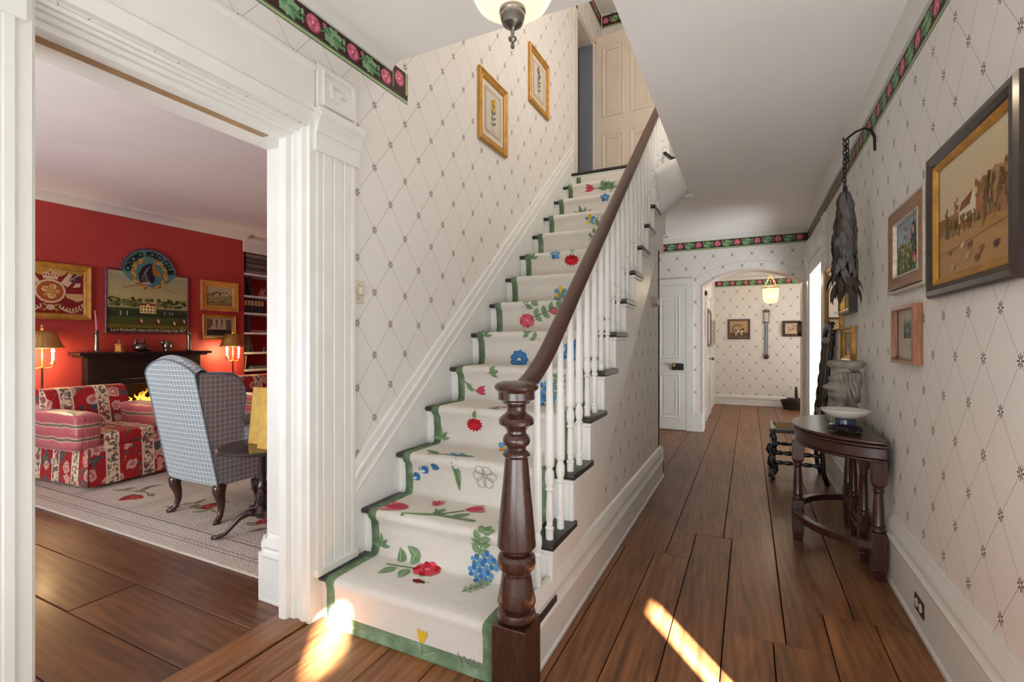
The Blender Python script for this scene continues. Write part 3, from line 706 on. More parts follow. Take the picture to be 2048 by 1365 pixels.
# handrail: oval-topped section swept along the pitch, easing into the newel cap
def rail_z(y): return 0.785 * (y - 2.555) + 1.743 if False else 1.743 + (y - 2.555) * 0.803
path = []
ya, yb = YN + .02, 5.0
n = 46
for i in range(n + 1):
    y = ya + (yb - ya) * (i / n) ** 1.4
    zl = rail_z(y)
    if y < 2.15:
        t = (y - ya) / (2.15 - ya)
        z0 = 1.098; z2 = rail_z(2.15); s0 = .12 * (2.15 - ya); s1 = .803 * (2.15 - ya)
        zl = (2 * t ** 3 - 3 * t * t + 1) * z0 + (t ** 3 - 2 * t * t + t) * s0 + (-2 * t ** 3 + 3 * t * t) * z2 + (t ** 3 - t * t) * s1
    path.append((y, zl))
sec = []
for i in range(18):
    a = 2 * pi * i / 18
    x = .040 * cos(a); z = .034 * sin(a)
    if z < -.008: x *= .78 if z < -.022 else .62
    if z < -.022: z = -.034
    sec.append((x, z))
b = MB(); q = []; 
for i, (y, z) in enumerate(path):
    y0, z0 = path[max(i - 1, 0)]; y2, z2 = path[min(i + 1, n)]
    d = Vector((0, y2 - y0, z2 - z0)).normalized(); up = Vector((1, 0, 0)).cross(d)
    for (sx, sz) in sec: p = Vector((XN + sx, y, z)) + up * sz; q.append(tuple(p))
m = len(sec)
b.add(q, [(j * m + i, j * m + (i + 1) % m, (j + 1) * m + (i + 1) % m, (j + 1) * m + i) for j in range(n) for i in range(m)] + [tuple(range(m - 1, -1, -1)), tuple(n * m + i for i in range(m))])
b.build('handrail', M['railwood'], bal, smooth=True)
def path_z(y):
    for (y0, z0), (y1, z1) in zip(path, path[1:]):
        if y0 <= y <= y1: return z0 + (z1 - z0) * (y - y0) / (y1 - y0)
    return rail_z(y)
def baluster_prof(H):
    p = [(.0165, 0), (.0165, .040), (.019, .044), (.019, .052), (.012, .058), (.0145, .066), (.013, .074), (.0165, .085), (.015, .15), (.013, .195), (.012, .205), (.0185, .212), (.0185, .219), (.013, .226), (.0175, .24), (.0205, .262), (.0195, .285), (.0135, .302), (.013, .308), (.0175, .313), (.020, .322), (.0205, .34), (.019, H * .6), (.0145, H * .82), (.0125, H)]
    return p
meshes = {}
for k in range(1, 15):
    for dy in (0.045, 0.180):
        y = SY(k) + .02 + dy
        if k == 1 and dy < .1: continue
        H = path_z(y) - .03 - SZ(k)
        o = MB().lathe(baluster_prof(H), (XN, y, SZ(k)), 12).build('baluster', M['white'], bal, smooth=True)
# landing return of the balustrade and its curved black nosing
ln = [(XS + .03, 4.88), (XS + .06, 5.02), (XS + .12, 5.10), (-0.58, 5.13), (-0.50, 5.13)]
MB().tube([(x, y, 3.115) for x, y in ln], .018, 8).build('landing_nosing', M['black'], st, smooth=True)
MB().grid(lambda u, v: (lambda i, f: (ln[i][0] + (ln[i + 1][0] - ln[i][0]) * f, ln[i][1] + (ln[i + 1][1] - ln[i][1]) * f + .012, 2.74 + .37 * v))(min(int(u * 4), 3), u * 4 - min(int(u * 4), 3)), 12, 2).build('landing_fascia', M['ceil'], st, smooth='all')

# ------------------------------------------------------------------ carpet runner
rn = thing('stair_runner', 'cream hooked-wool stair runner with green border and scattered embroidered flowers', 'carpet runner', (-1.29, 1.59, 0))
XC0, XC1 = -1.722, -0.862
rp = [(1.585, .004), (1.592, .010), (1.600, .03), (1.604, .08)]
for k in range(1, 15):
    y, z = SY(k), SZ(k)
    rp += [(y + .010 if k > 1 else 1.603, z - .055)]
    if k == 14: break
    rp += [(y - .008, z - .035), (y - .013, z - .018), (y - .008, z + .002), (y + .010, z + .010)]
    if k < 14:
        rp += [(y + .12, z + .011), (y + RUN - .005, z + .011), (y + RUN + .012, z + .016), (y + RUN + .018, z + .05), (y + RUN + .016, z + .11)]
rs = [0.0]
for a, b_ in zip(rp, rp[1:]): rs.append(rs[-1] + math.hypot(b_[0] - a[0], b_[1] - a[1]))
def run_at(s):
    s = max(0.0, min(rs[-1] - 1e-6, s))
    lo = 0
    for i in range(len(rs) - 1):
        if rs[i] <= s <= rs[i + 1]: lo = i; break
    f = (s - rs[lo]) / max(rs[lo + 1] - rs[lo], 1e-9)
    a, b_ = rp[lo], rp[lo + 1]
    d = Vector((0, b_[0] - a[0], b_[1] - a[1])).normalized(); nrm = Vector((-0, -d.z, d.y))
    return Vector((0, a[0] + (b_[0] - a[0]) * f, a[1] + (b_[1] - a[1]) * f)), nrm
t = NT('runner_wool'); v = t.objco()
vo = t.node('ShaderNodeTexVoronoi'); vo.inputs['Scale'].default_value = 210; t.l.new(v, vo.inputs['Vector'])
nz = t.noise(v, 5, 3); wv = t.noise(v, 130, 2.0, .5, 1.5)
t.base(t.mix(nz, S(216, 210, 201), S(226, 221, 213))); t.rough(.95); t.spec(.1)
t.bump(t.math('ADD', vo.outputs['Distance'], wv), .7, .004); cream = t.m
t = NT('runner_green_wool'); v = t.objco(); vo = t.node('ShaderNodeTexVoronoi'); vo.inputs['Scale'].default_value = 170; t.l.new(v, vo.inputs['Vector'])
t.base(t.ramp(t.noise(v, 14, 4), [(.3, S(98, 120, 90)), (.55, S(120, 142, 112)), (.75, S(150, 170, 152))])); t.rough(.95); t.spec(.1); t.bump(vo.outputs['Distance'], .8, .005); green = t.m
xs_ = [XC0 - .002, XC0 + .048] + [XC0 + .048 + (XC1 - XC0 - .096) * i / 6 for i in range(1, 6)] + [XC1 - .048, XC1 + .002]
b = MB()
dense = []
for i in range(len(rp) - 1): dense += [rp[i]] if math.dist(rp[i], rp[i + 1]) < .05 else [rp[i], tuple((Vector(rp[i]) + Vector(rp[i + 1])) / 2)]
dense.append(rp[-1])
q = [(x, y, z) for (y, z) in dense for x in xs_]
w = len(xs_)
for j in range(len(dense) - 1):
    for i in range(w - 1):
        b.mi = 1 if (i == 0 or i == w - 2 or j < 3) else 0
        k0 = j * w + i
        b.f.append([k0, k0 + 1, k0 + w + 1, k0 + w]); b.m.append(b.mi); b.c.append(None)
b.v = q
rug_o = b.build('runner_strip', [cream, green], rn, smooth='all', solid=.008)
def on_runner(u, v, h):
    p, nrm = run_at(v); p = p + nrm * (.0022 + h * 4); return (u, p.y, p.z)
# arc-length of riser / tread positions
def s_riser(k, f):
    zt = (SZ(k) - RISE if k > 1 else 0) + f * (RISE if k > 1 else Z1)
    best = None
    for i, (a, b_) in enumerate(zip(rp, rp[1:])):
        ylo, yhi = SY(k) - .02, SY(k) + .035
        if min(a[1], b_[1]) - 1e-6 <= zt <= max(a[1], b_[1]) + 1e-6 and ylo <= a[0] <= yhi and b_[1] > a[1]:
            f2 = (zt - a[1]) / (b_[1] - a[1]); return rs[i] + f2 * (rs[i + 1] - rs[i])
    return s_tread(k, 0.05)
def s_tread(k, f):
    y = SY(k) + f * RUN
    for i, (a, b_) in enumerate(zip(rp, rp[1:])):
        if a[0] <= y <= b_[0] and abs(a[1] - SZ(k)) < .03 and abs(b_[1] - SZ(k)) < .03: return rs[i] + (y - a[0]) / (b_[0] - a[0]) * (rs[i + 1] - rs[i])
    return s_riser(k, 1.0)
G1, G2, G3 = S(116, 144, 106), S(92, 122, 86), S(156, 172, 136)
BL, BL2, RD, RD2, PK, PK2, YE_, OR = S(60, 112, 164), S(96, 146, 190), S(172, 32, 44), S(206, 70, 84), S(206, 100, 112), S(186, 70, 92), S(222, 182, 52), S(216, 140, 52)
def motif(fn, *a):
    u0, v0 = a[0], a[1]; k = {m_blue5: 1.15, m_sig: 1.0, m_cluster: 1.0, m_bug: 1.1, m_carn: 1.1}.get(fn, 1.3)
    p = Pic(lambda u, v, h: on_runner(u0 + (u - u0) * k, v0 + (v - v0) * k, h), .00012, .0008); fn(p, *a); o = p.build('flower_motif', M['wool'], rn); return o
def m_rose(p, u, v, r=.05, c=RD2, c2=RD, leaves=True):
    if leaves:
        p.line([(u - 3.2 * r, v - .5 * r), (u, v)], .006, G2)
        for (dx, dy, a) in ((-2.4, .1, 1.9), (-1.6, .2, 1.3), (-2.2, -.6, -2.0), (-1.3, -.4, -1.4), (-1.0, .9, 2.6)): p.leaf(u + dx * r, v + dy * r, 1.35 * r, .8 * r, a, G1, G3)
    for i in range(9):
        a = 2 * pi * i / 9; p.ell(u + .62 * r * cos(a), v + .5 * r * sin(a), .42 * r, .36 * r, c2 if i % 2 else c, a, 10)
    p.ell(u, v, .55 * r, .42 * r, c); p.ring(u, v, .2 * r, .3 * r, c2, .4, 5, 10); p.ell(u, v + .05 * r, .2 * r, .16 * r, S(232, 140, 150))
def m_carn(p, u, v, r=.045, c=RD):
    p.line([(u, v + .5 * r), (u + .15 * r, v + 2.0 * r)], .008, G1); p.leaf(u + .1 * r, v + .8 * r, 1.0 * r, .5 * r, 1.3, G1)
    pts = []
    for i in range(26):
        a = 2 * pi * i / 26; rr = r * (1.05 if i % 2 else .78); pts.append((u + rr * cos(a), v + .75 * rr * sin(a)))
    p.fan((u, v), pts, c)
    for i in range(6): a = pi + pi * i / 5; p.leaf(u, v, .9 * r, .12 * r, a, S(206, 52, 58))
def m_tulip(p, u, v, L=.06, rot=2.6, c=PK, st=True, stem=(.12, -.10)):
    if st:
        p.line([(u, v), (u + stem[0] * .5, v + stem[1] * .3), (u + stem[0], v + stem[1])], .007, G1); p.leaf(u + stem[0] * .8, v + stem[1] * .8, .06, .026, rot - 1.0, G1, G3)
    for d, w in ((-.38, .36), (.38, .36), (0, .46)): p.leaf(u, v, L * (1.0 if d == 0 else 1.08), L * w, rot + d, c if d else PK2 if c == PK else c)
def m_bells(p, u, v):
    p.line([(u + .10, v - .09), (u + .075, v + .03), (u + .02, v + .09), (u - .06, v + .06), (u - .10, v - .03)], .008, G1); p.leaf(u + .10, v - .09, .16, .03, 1.7, G1, G2); p.leaf(u + .02, v + .09, .13, .03, .1, G1); p.leaf(u - .02, v + .085, .09, .03, 2.8, G1)
    for (dx, dy) in ((-.10, -.045), (-.055, -.01), (.0, .012), (.055, .11), (.09, .12)):
        p.leaf(u + dx, v + dy, .042, .04, -2.3, BL2 if dy > .1 else BL); p.leaf(u + dx - .012, v + dy - .02, .02, .012, -2.9, S(200, 214, 226))
def m_blue5(p, u, v, r=.022, c=BL):
    for i in range(5): a = 2 * pi * i / 5 + .3; p.ell(u + r * .75 * cos(a), v + r * .75 * sin(a), r * .62, r * .5, c if i % 2 else BL2, a, 9)
    p.ell(u, v, r * .22, r * .22, YE_)
def m_cluster(p, u, v, n=6, r=.024):
    P = [(-.03, .02), (.025, .045), (-.045, -.03), (.0, -.005), (.03, -.04), (-.005, -.065), (.06, .02)]
    for (dx, dy) in P[:n]: m_blue5(p, u + dx, v + dy, r)
def m_sprig(p, u, v, L=.16, rot=1.2, n=5, c=G1, lw=.03):
    e = (u + L * cos(rot), v + L * sin(rot)); p.line([(u, v), e], .005, G2)
    for i in range(n):
        f = (i + .6) / n; x, y = u + L * f * cos(rot), v + L * f * sin(rot)
        for s_ in (-1, 1): p.leaf(x, y, lw * 1.3, lw * .75, rot + s_ * .95, c, G3)
    p.leaf(e[0], e[1], lw, lw * .6, rot, c)
def m_star(p, u, v, r=.07, n=5):
    for i in range(n): a = .15 + (pi - .3) * i / (n - 1); p.leaf(u, v, r * (1.2 if i == n // 2 else 1), r * .34, a, G2 if i % 2 else G1, G3)
def m_round(p, u, v, r=.045):
    pts = [(u + r * (1 + .07 * cos(9 * a)) * cos(a), v + r * (1 + .07 * cos(9 * a)) * sin(a)) for a in [2 * pi * i / 36 for i in range(36)]]
    p.fan((u, v), pts, BL)
    for i in range(14): a = 2 * pi * i / 14; p.line([(u + .4 * r * cos(a), v + .4 * r * sin(a)), (u + .92 * r * cos(a), v + .92 * r * sin(a))], .0035, BL2)
    p.ell(u, v, .22 * r, .22 * r, S(214, 220, 216))
def m_outline(p, u, v, r=.04):
    for i in range(6): a = 2 * pi * i / 6; p.ring(u + r * .62 * cos(a), v + r * .62 * sin(a), r * .38, r * .45, S(160, 162, 150), n=12)
    p.ring(u, v, r * .12, r * .2, S(170, 170, 150), n=10)
def m_tulips3(p, u, v):
    p.line([(u - .13, v - .05), (u, v), (u + .16, v + .005)], .02, G1); p.line([(u, v), (u - .04, v + .05)], .008, G2); p.line([(u, v), (u + .07, v + .08)], .008, G2)
    p.leaf(u - .02, v, .07, .03, 1.3, G1, G2); p.leaf(u + .06, v, .08, .03, .9, G1, G2)
    m_tulip(p, u - .14, v + .01, .11, 3.3, PK, False); m_tulip(p, u - .06, v + .075, .06, 1.9, PK, False); m_tulip(p, u + .07, v + .085, .08, .6, PK, False)
def m_bug(p, u, v):
    p.ell(u, v, .026, .013, S(130, 26, 30)); p.ell(u + .026, v, .008, .008, S(70, 50, 30)); p.line([(u + .03, v), (u + .055, v + .01)], .0025, S(110, 90, 50))
    for d in (-.01, .008): p.line([(u + d, v - .018), (u + d + .004, v + .018)], .0025, S(110, 80, 50))
def m_sig(p, u, v):
    g = S(120, 122, 112); p.line([(u - .05, v + .022), (u - .035, v - .008), (u - .02, v + .018), (u - .005, v - .01), (u + .008, v + .018)], .004, g); p.line([(u + .012, v - .01), (u + .024, v + .016), (u + .034, v - .012), (u + .046, v + .012)], .004, g)
motif(m_rose, -1.351, s_tread(1, .90), .052)
motif(m_bug, -1.325, s_tread(1, .52))
motif(m_cluster, -1.078, s_riser(2, .30), 7)
motif(m_sprig, -1.10, s_riser(2, .45), .12, 1.3, 4, G1, .034)
motif(m_sprig, -1.10, s_tread(1, .55), .09, 1.1, 4, G3, .022)
motif(m_tulip, -1.194, s_riser(1, .28), .045, 1.5, YE_, True, (.005, -.05))
motif(m_sig, -0.97, s_riser(1, .22))
motif(m_star, -1.60, s_riser(1, .10), .05); motif(m_star, -1.66, s_riser(2, .22), .045)
motif(m_tulips3, -1.36, s_tread(2, .25))
motif(m_bells, -1.50, s_riser(3, .80)); motif(m_outline, -1.215, s_riser(3, .72), .05)
motif(m_cluster, -0.98, s_tread(2, .55), 4, .02)
motif(m_carn, -1.437, s_riser(4, .62), .05); motif(m_sprig, -1.36, s_tread(4, .3), .1, .2, 3, S(190, 60, 60), .018)
motif(m_star, -1.67, s_riser(4, .16), .05); motif(m_blue5, -1.236, s_riser(4, .12), .03, OR); motif(m_star, -1.31, s_riser(4, .04), .035, 4)
motif(m_tulip, -1.585, s_riser(5, .34), .055, .1, PK2, True, (-.07, .05)); motif(m_sprig, -1.49, s_riser(5, .86), .03, .2, 1, G1, .035)
motif(m_cluster, -1.10, s_riser(5, .40), 6, .03); motif(m_sprig, -1.02, s_riser(5, .2), .12, 1.5, 4)
motif(m_round, -1.407, s_riser(6, .20), .05); motif(m_sprig, -1.25, s_riser(6, .8), .08, 2.6, 2)
motif(m_star, -1.66, s_riser(6, .9), .05, 4); motif(m_cluster, -1.02, s_riser(6, .5), 5, .026)
motif(m_rose, -1.471, s_riser(7, .42), .046, PK, PK2, False); motif(m_sprig, -1.44, s_riser(7, .5), .2, .35, 4, G1, .04); motif(m_sprig, -1.5, s_riser(7, .85), .08, .5, 2, G1, .04); motif(m_rose, -1.26, s_riser(7, .74), .026, PK, PK2, False)
motif(m_blue5, -1.31, s_riser(8, .42), .034, YE_); motif(m_blue5, -1.30, s_riser(8, .14), .034, YE_); motif(m_sprig, -1.36, s_riser(8, .05), .08, .9, 2)
motif(m_carn, -1.311, s_riser(9, .70), .06); motif(m_blue5, -1.447, s_riser(9, .93), .03); motif(m_star, -1.66, s_riser(9, .85), .05, 4)
motif(m_sprig, -1.25, s_riser(10, .6), .12, .8, 3); motif(m_blue5, -1.319, s_riser(11, .72), .032, YE_); motif(m_sprig, -1.30, s_riser(11, .5), .09, .3, 2)
motif(m_star, -1.479, s_riser(12, .12), .09, 6); motif(m_blue5, -1.25, s_riser(12, .86), .03)
motif(m_tulip, -1.44, s_riser(13, .70), .075, 2.9, PK2, True, (.10, .02)); motif(m_tulip, -1.30, s_riser(13, .3), .06, 3.6, PK2, True, (.05, .1)); motif(m_star, -1.30, s_riser(13, .62), .08, 6)
# ================================================================== HALL OBJECTS
# ---- wall frames of reference: (u right, v up, h out of the wall)
def on_right(yc, zc, off=0.0): return lambda u, v, h: (XR - .002 - off - h, yc - u, zc + v)
def on_left(yc, zc): return lambda u, v, h: (XL + .002 + h, yc + u, zc + v)
def on_red(yc, zc): return lambda u, v, h: (XRED + .002 + h, yc + u, zc + v)
def on_y(yw, xc, zc): return lambda u, v, h: (xc + u, yw - .002 - h, zc + v)
def on_farside(yc, zc): return lambda u, v, h: (-0.64 + .002 + h, yc + u, zc + v)

def frame_ring(place, w, h, prof, mat, parent, name='frame', smooth=False):
    """mitred frame: prof = [(inset, height)...] from the outer back edge to the sight edge"""
    b = MB(); q = []
    for (i, d) in prof:
        for sx, sy in ((-1, -1), (1, -1), (1, 1), (-1, 1)): q.append(place(sx * (w / 2 - i), sy * (h / 2 - i), d))
    n = len(prof)
    b.add(q, [(j * 4 + i, j * 4 + (i + 1) % 4, (j + 1) * 4 + (i + 1) % 4, (j + 1) * 4 + i) for j in range(n - 1) for i in range(4)])
    return b.build(name, mat, parent)
def picture(name, label, cat, place, w, h, frame, art, group=None, mount=None, glazed=True):
    """frame = list of (profile, material); art(pic, w, h) draws the print"""
    r = thing(name, label, cat, place(0, 0, 0), 0, group)
    inset = 0
    for i, (prof, mt) in enumerate(frame):
        frame_ring(place, w, h, prof, mt, r, 'frame' if i == 0 else 'inner_frame'); inset = max(inset, prof[-1][0])
    iw, ih = w - 2 * inset + .004, h - 2 * inset + .004
    if mount:
        m_ = Pic(place, .0001); m_.h = .006; m_.rect(-iw / 2, -ih / 2, iw / 2, ih / 2, mount[1]); m_.build('mount', M['print'], r)
        iw -= 2 * mount[0]; ih -= 2 * mount[0]
    p = Pic(place, .00018, .004); p.h = .0075
    art(p, iw, ih); p.build('picture', M['paint'] if not glazed else M['print'], r)
    if glazed:
        W, H_ = w / 2 - inset, h / 2 - inset
        g = MB().add([place(-W, -H_, .0125), place(W, -H_, .0125), place(W, H_, .0125), place(-W, H_, .0125)], [(0, 1, 2, 3)]); g.build('glass', M['pane'], r)
    return r
def flat_frame(bw, d=.02, lip=.004): return [(0, 0), (0, d), (.004, d + .003), (bw - .006, d + .001), (bw - .002, d - .002), (bw, .010)]
def scoop(bw, d=.03): return [(0, 0), (0, d * .8), (bw * .12, d), (bw * .25, d), (bw * .4, d * .75), (bw * .75, d * .55), (bw * .85, d * .62), (bw * .95, d * .5), (bw, .010)]

# ---- prints on the stair wall
def art_floral(kind):
    def f(p, w, h):
        p.rect(-w / 2, -h / 2, w / 2, h / 2, S(150, 120, 104)); p.rect(-w / 2 + .004, -h / 2 + .004, w / 2 - .004, h / 2 - .004, S(206, 196, 178)); p.rect(-w / 2 + .016, -h / 2 + .016, w / 2 - .016, h / 2 - .016, S(150, 120, 104)); p.rect(-w / 2 + .02, -h / 2 + .02, w / 2 - .02, h / 2 - .02, S(216, 206, 190))
        g, g2, y = S(92, 96, 84), S(120, 118, 102), (S(206, 168, 60) if kind else S(120, 100, 88))
        rr = random.Random(3 + kind)
        p.line([(0, -h * .36), (-.01, 0), (0, h * .2)], .004, g)
        for i in range(9):
            z = -h * .3 + i * h * .06; p.leaf(0, z, .05, .02, (0.6 if i % 2 else 2.5) + rr.uniform(-.3, .3), g if i % 3 else g2)
        for i in range(7): p.ell(rr.uniform(-.035, .035), h * .14 + rr.uniform(-.02, .08), .018, .014, y, rr.uniform(0, 3))
        p.line([(-.04, -h * .40), (.04, -h * .40)], .003, g2)
    return f
picture('botanical_print', 'gilt-framed yellow flower print, lower of the two on the stair wall', 'picture', on_left(3.318, 3.055), .455, .535, [(scoop(.055, .028), M['goldwood'])], art_floral(1), 'botanical prints', (.045, S(226, 212, 194)))
picture('botanical_print', 'gilt-framed dark flower print, upper of the two on the stair wall', 'picture', on_left(4.233, 3.737), .465, .53, [(scoop(.055, .028), M['goldwood'])], art_floral(0), 'botanical prints', (.045, S(222, 206, 186)))

# ---- pictures on the right wall
def art_estate(p, w, h):
    a = w / 2; c = h / 2
    p.rect(-a, -c, a, c, S(196, 160, 108)); 
    for i in range(7): t = i / 7; p.rect(-a, -c + h * (.42 + .083 * i), a, -c + h * (.42 + .083 * (i + 1)), S(214 + 2 * i, 186 + 4 * i, 142 + 5 * i))
    p.fan((a * .8, 0), [(a * .1, -h * .02), (a * .35, h * .10), (a * .6, h * .2), (a * .8, h * .17), (a, h * .24), (a, -h * .05)], S(176, 138, 84))
    p.fan((0, -h * .05), [(-a, h * .03), (-a * .4, h * .02), (a, h * .03), (a, -h * .18), (-a, -h * .16)], S(148, 108, 58))
    p.poly([(-a, -c), (a, -c), (a, -h * .15), (-a, -h * .12)], S(184, 142, 84))
    rr = random.Random(5)
    def tree(x, y, s_, c_):
        for i in range(7): p.ell(x + rr.uniform(-.4, .4) * s_, y + s_ * (.3 + .28 * i), s_ * (.5 - .045 * i), s_ * .34, tuple(v * rr.uniform(.8, 1.2) for v in c_[:3]) + (1,), 0, 9)
    dk = S(104, 76, 36); md = S(140, 102, 50)
    tree(-a * .74, -h * .04, .028, dk); tree(-a * .42, -h * .03, .034, md); tree(-a * .3, -h * .05, .02, dk); tree(a * .20, -h * .04, .044, md); tree(a * .44, -h * .06, .046, dk)
    # house
    p.poly([(-a * .34, -h * .09), (-a * .02, -h * .07), (-a * .02, h * .03), (-a * .34, h * .01)], S(226, 206, 170)); p.poly([(-a * .02, -h * .07), (a * .14, -h * .06), (a * .14, h * .05), (a * .06, h * .13), (-a * .02, h * .04)], S(238, 222, 190))
    p.poly([(-a * .34, h * .01), (-a * .02, h * .03), (a * .06, h * .13), (-a * .26, h * .08)], S(132, 66, 40)); p.poly([(a * .14, -h * .06), (a * .3, -h * .05), (a * .3, h * .04), (a * .14, h * .05)], S(176, 100, 64))
    for i in range(5): p.rect(-a * .31 + i * a * .06, -h * .055, -a * .28 + i * a * .06, -h * .02, S(110, 84, 56))
    for i in range(46): tree(rr.uniform(-a * .9, a * .92), rr.uniform(-h * .20, -h * .07), rr.uniform(.008, .02), rr.choice([dk, md, S(120, 88, 40), S(164, 122, 62)]))
    for i in range(26): tree(rr.uniform(a * .3, a * .97), rr.uniform(-h * .12, h * .1), rr.uniform(.014, .026), rr.choice([dk, md, S(170, 126, 64)]))
    p.line([(-a, -h * .30), (a, -h * .22)], .002, S(120, 84, 44))
    for (x, y, c_) in ((-.62, -.30, (150, 92, 60)), (-.2, -.28, (216, 190, 150)), (.0, -.30, (110, 70, 46)), (-.05, -.38, (200, 170, 130)), (.3, -.36, (150, 92, 60)), (.66, -.37, (74, 52, 40)), (-.5, -.43, (200, 160, 120)), (.2, -.42, (120, 76, 50))):
        k = S(*c_); X, Y_ = x * a, y * h; p.ell(X, Y_, .017, .009, k); p.ell(X + .017, Y_ + .005, .006, .006, k)
        for d in (-.011, -.006, .006, .011): p.line([(X + d, Y_), (X + d, Y_ - .016)], .003, k)
picture('landscape_picture', 'large sepia farm landscape in a wide black frame with gold inner edge', 'picture', on_right(2.175, 1.742), .75, .575,
        [([(0, 0), (0, .024), (.01, .034), (.028, .036), (.045, .026), (.05, .02)], pm('black_frame_wood', S(52, 38, 32), S(32, 24, 22), 20, .28, coat=.4)), ([(.05, .021), (.056, .024), (.064, .016), (.070, .018), (.076, .010)], M['goldwood'])], art_estate, None, None, True)
def art_garden(p, w, h):
    a, c = w / 2, h / 2; rr = random.Random(11)
    p.rect(-a, -c, a, c, S(92, 104, 66)); p.poly([(-a, h * .08), (a, h * .02), (a, c), (-a, c)], S(150, 168, 184))
    cols = [S(70, 96, 52), S(120, 146, 70), S(52, 70, 44), S(168, 178, 92), S(214, 206, 150)]
    for i in range(150): p.leaf(rr.uniform(-a, a) * .94, rr.uniform(-c, h * .05) * .92, rr.uniform(.015, .035), .008, rr.uniform(.8, 2.2), rr.choice(cols))
    for i in range(60): p.ell(rr.uniform(-a, a * .6) * .92, rr.uniform(-h * .1, c * .85), rr.uniform(.006, .014), .006, rr.choice([S(206, 110, 96), S(230, 214, 190), S(214, 176, 72), S(120, 146, 176), S(110, 128, 76)]), rr.uniform(0, 3), 7)
    p.ell(a * .42, h * .18, .03, .055, S(58, 46, 46)); p.ell(a * .42, h * .24, .016, .02, S(196, 158, 128)); p.leaf(a * .45, h * .1, .11, .05, -1.6, S(64, 70, 64)); p.ell(a * .5, -h * .24, .026, .02, S(190, 66, 62)); p.ell(a * .55, -h * .3, .02, .016, S(206, 140, 130))
silver = pm('silvered_edge', S(206, 200, 188), S(170, 162, 148), 40, .4, .3)
picture('garden_painting', 'bright impasto painting of a figure in a garden in a brown wood and silver frame', 'picture', on_right(2.885, 1.737), .56, .43,
        [([(0, 0), (0, .020), (.004, .026), (.016, .026), (.020, .020)], silver), ([(.020, .018), (.022, .034), (.07, .026), (.076, .024)], wood('walnut_frame', S(150, 104, 66), S(128, 84, 52), S(98, 62, 38), 'Y', 3, .4, .2, .05)), ([(.076, .024), (.078, .027), (.083, .027), (.088, .010)], silver)], art_garden, None, None, False)
def art_etch(p, w, h):
    a, c = w / 2, h / 2; rr = random.Random(2)
    p.rect(-a * .42, -c * .15, a * .52, c * .62, S(150, 146, 136)); p.rect(-a * .42, -c * .15, a * .52, c * .1, S(112, 108, 98))
    for i in range(60): p.ell(rr.uniform(-.4, .48) * a, rr.uniform(-.1, .45) * c, .007, .005, rr.choice([S(92, 90, 80), S(130, 126, 114), S(76, 74, 66)]), 0, 7)
    p.rect(-a * .18, -c * .52, a * .34, -c * .30, S(190, 178, 152))
picture('small_etching', 'small grey landscape etching in a thin walnut frame below the garden painting', 'picture', on_right(2.90, 1.314), .375, .278,
        [([(0, 0), (0, .034), (.016, .036), (.019, .030), (.021, .010)], wood('burr_frame', S(176, 118, 82), S(146, 92, 60), S(104, 62, 40), 'Z', 4, .35, .3, .05))], art_etch, None, (.004, S(196, 186, 166)))
mir = NT('mirror_glass'); mir.base(S(225, 224, 218)); mir.metal(1.0); mir.rough(.02)
r = thing('wall_mirror', 'tall gilt-framed mirror beside the side doorway', 'mirror', (XR, 5.15, 1.68))
pl = on_right(5.13, 1.68); frame_ring(pl, .86, .60, scoop(.05, .03), M['gold'], r); MB().add([pl(-.385, -.255, .012), pl(.385, -.255, .012), pl(.385, .255, .012), pl(-.385, .255, .012)], [(0, 1, 2, 3)]).build('mirror_glass', mir.m, r)
def art_beige(p, w, h):
    p.rect(-w * .3, -h * .3, w * .3, h * .3, S(176, 164, 140)); p.ell(0, 0, w * .14, h * .2, S(130, 118, 98)); p.ell(0, h * .1, w * .06, h * .08, S(196, 178, 150))
picture('gilt_picture', 'gilt and black framed picture partly behind the hanging leaf bundle', 'picture', on_right(4.37, 1.71), .46, .44, [([(0, 0), (0, .05), (.006, .052), (.01, .046)], pm('blackened_edge', S(56, 54, 56), S(40, 38, 40), 20, .4)), ([(.010, .044), (.02, .05), (.035, .04), (.04, .010)], M['gold'])], art_beige, None, (.004, S(206, 196, 176)))
picture('gilt_picture', 'narrow gilt frame hanging just above the stone head', 'picture', on_right(4.41, 1.262), .44, .26, [(scoop(.045, .034), M['gold'])], art_beige, None, (.004, S(198, 186, 166)))

# ---- back-hall pictures
def art_cow(p, w, h):
    a, c = w / 2, h / 2; p.rect(-a, -c, a, c, S(176, 146, 106)); p.rect(-a * .94, -c * .94, a * .94, c * .94, S(190, 160, 120)); p.rect(-a * .94, -c * .94, a * .94, -c * .4, S(104, 84, 52))
    p.ring(-a * .15, 0, .075, .095, S(96, 78, 52), .6, 4.4, 18)
    k, b_ = S(222, 208, 180), S(80, 50, 36)
    p.ell(0, -c * .2, .075, .035, k); p.ell(.07, -c * .02, .028, .022, b_); p.ell(-.05, -c * .16, .022, .02, b_); p.ell(.02, -c * .15, .02, .022, b_)
    for d in (-.06, -.04, .04, .058): p.line([(d, -c * .3), (d, -c * .72)], .014, k)
dkw = pm('dark_brown_frame', S(74, 44, 32), S(52, 30, 22), 20, .35, coat=.2)
picture('cow_needlework', 'square cow needlework in a dark frame on the far wall', 'picture', on_y(YF, -.185, 1.537), .408, .405, [(flat_frame(.035, .02), dkw)], art_cow)
def art_branch(p, w, h):
    p.rect(-w / 2, -h / 2, w / 2, h / 2, S(214, 194, 168)); rr = random.Random(4)
    for i in range(16): p.leaf(rr.uniform(-.12, .12), rr.uniform(-.06, .06), .07, .014, rr.uniform(0, 6), rr.choice([S(140, 92, 66), S(170, 126, 92), S(110, 84, 60)]))
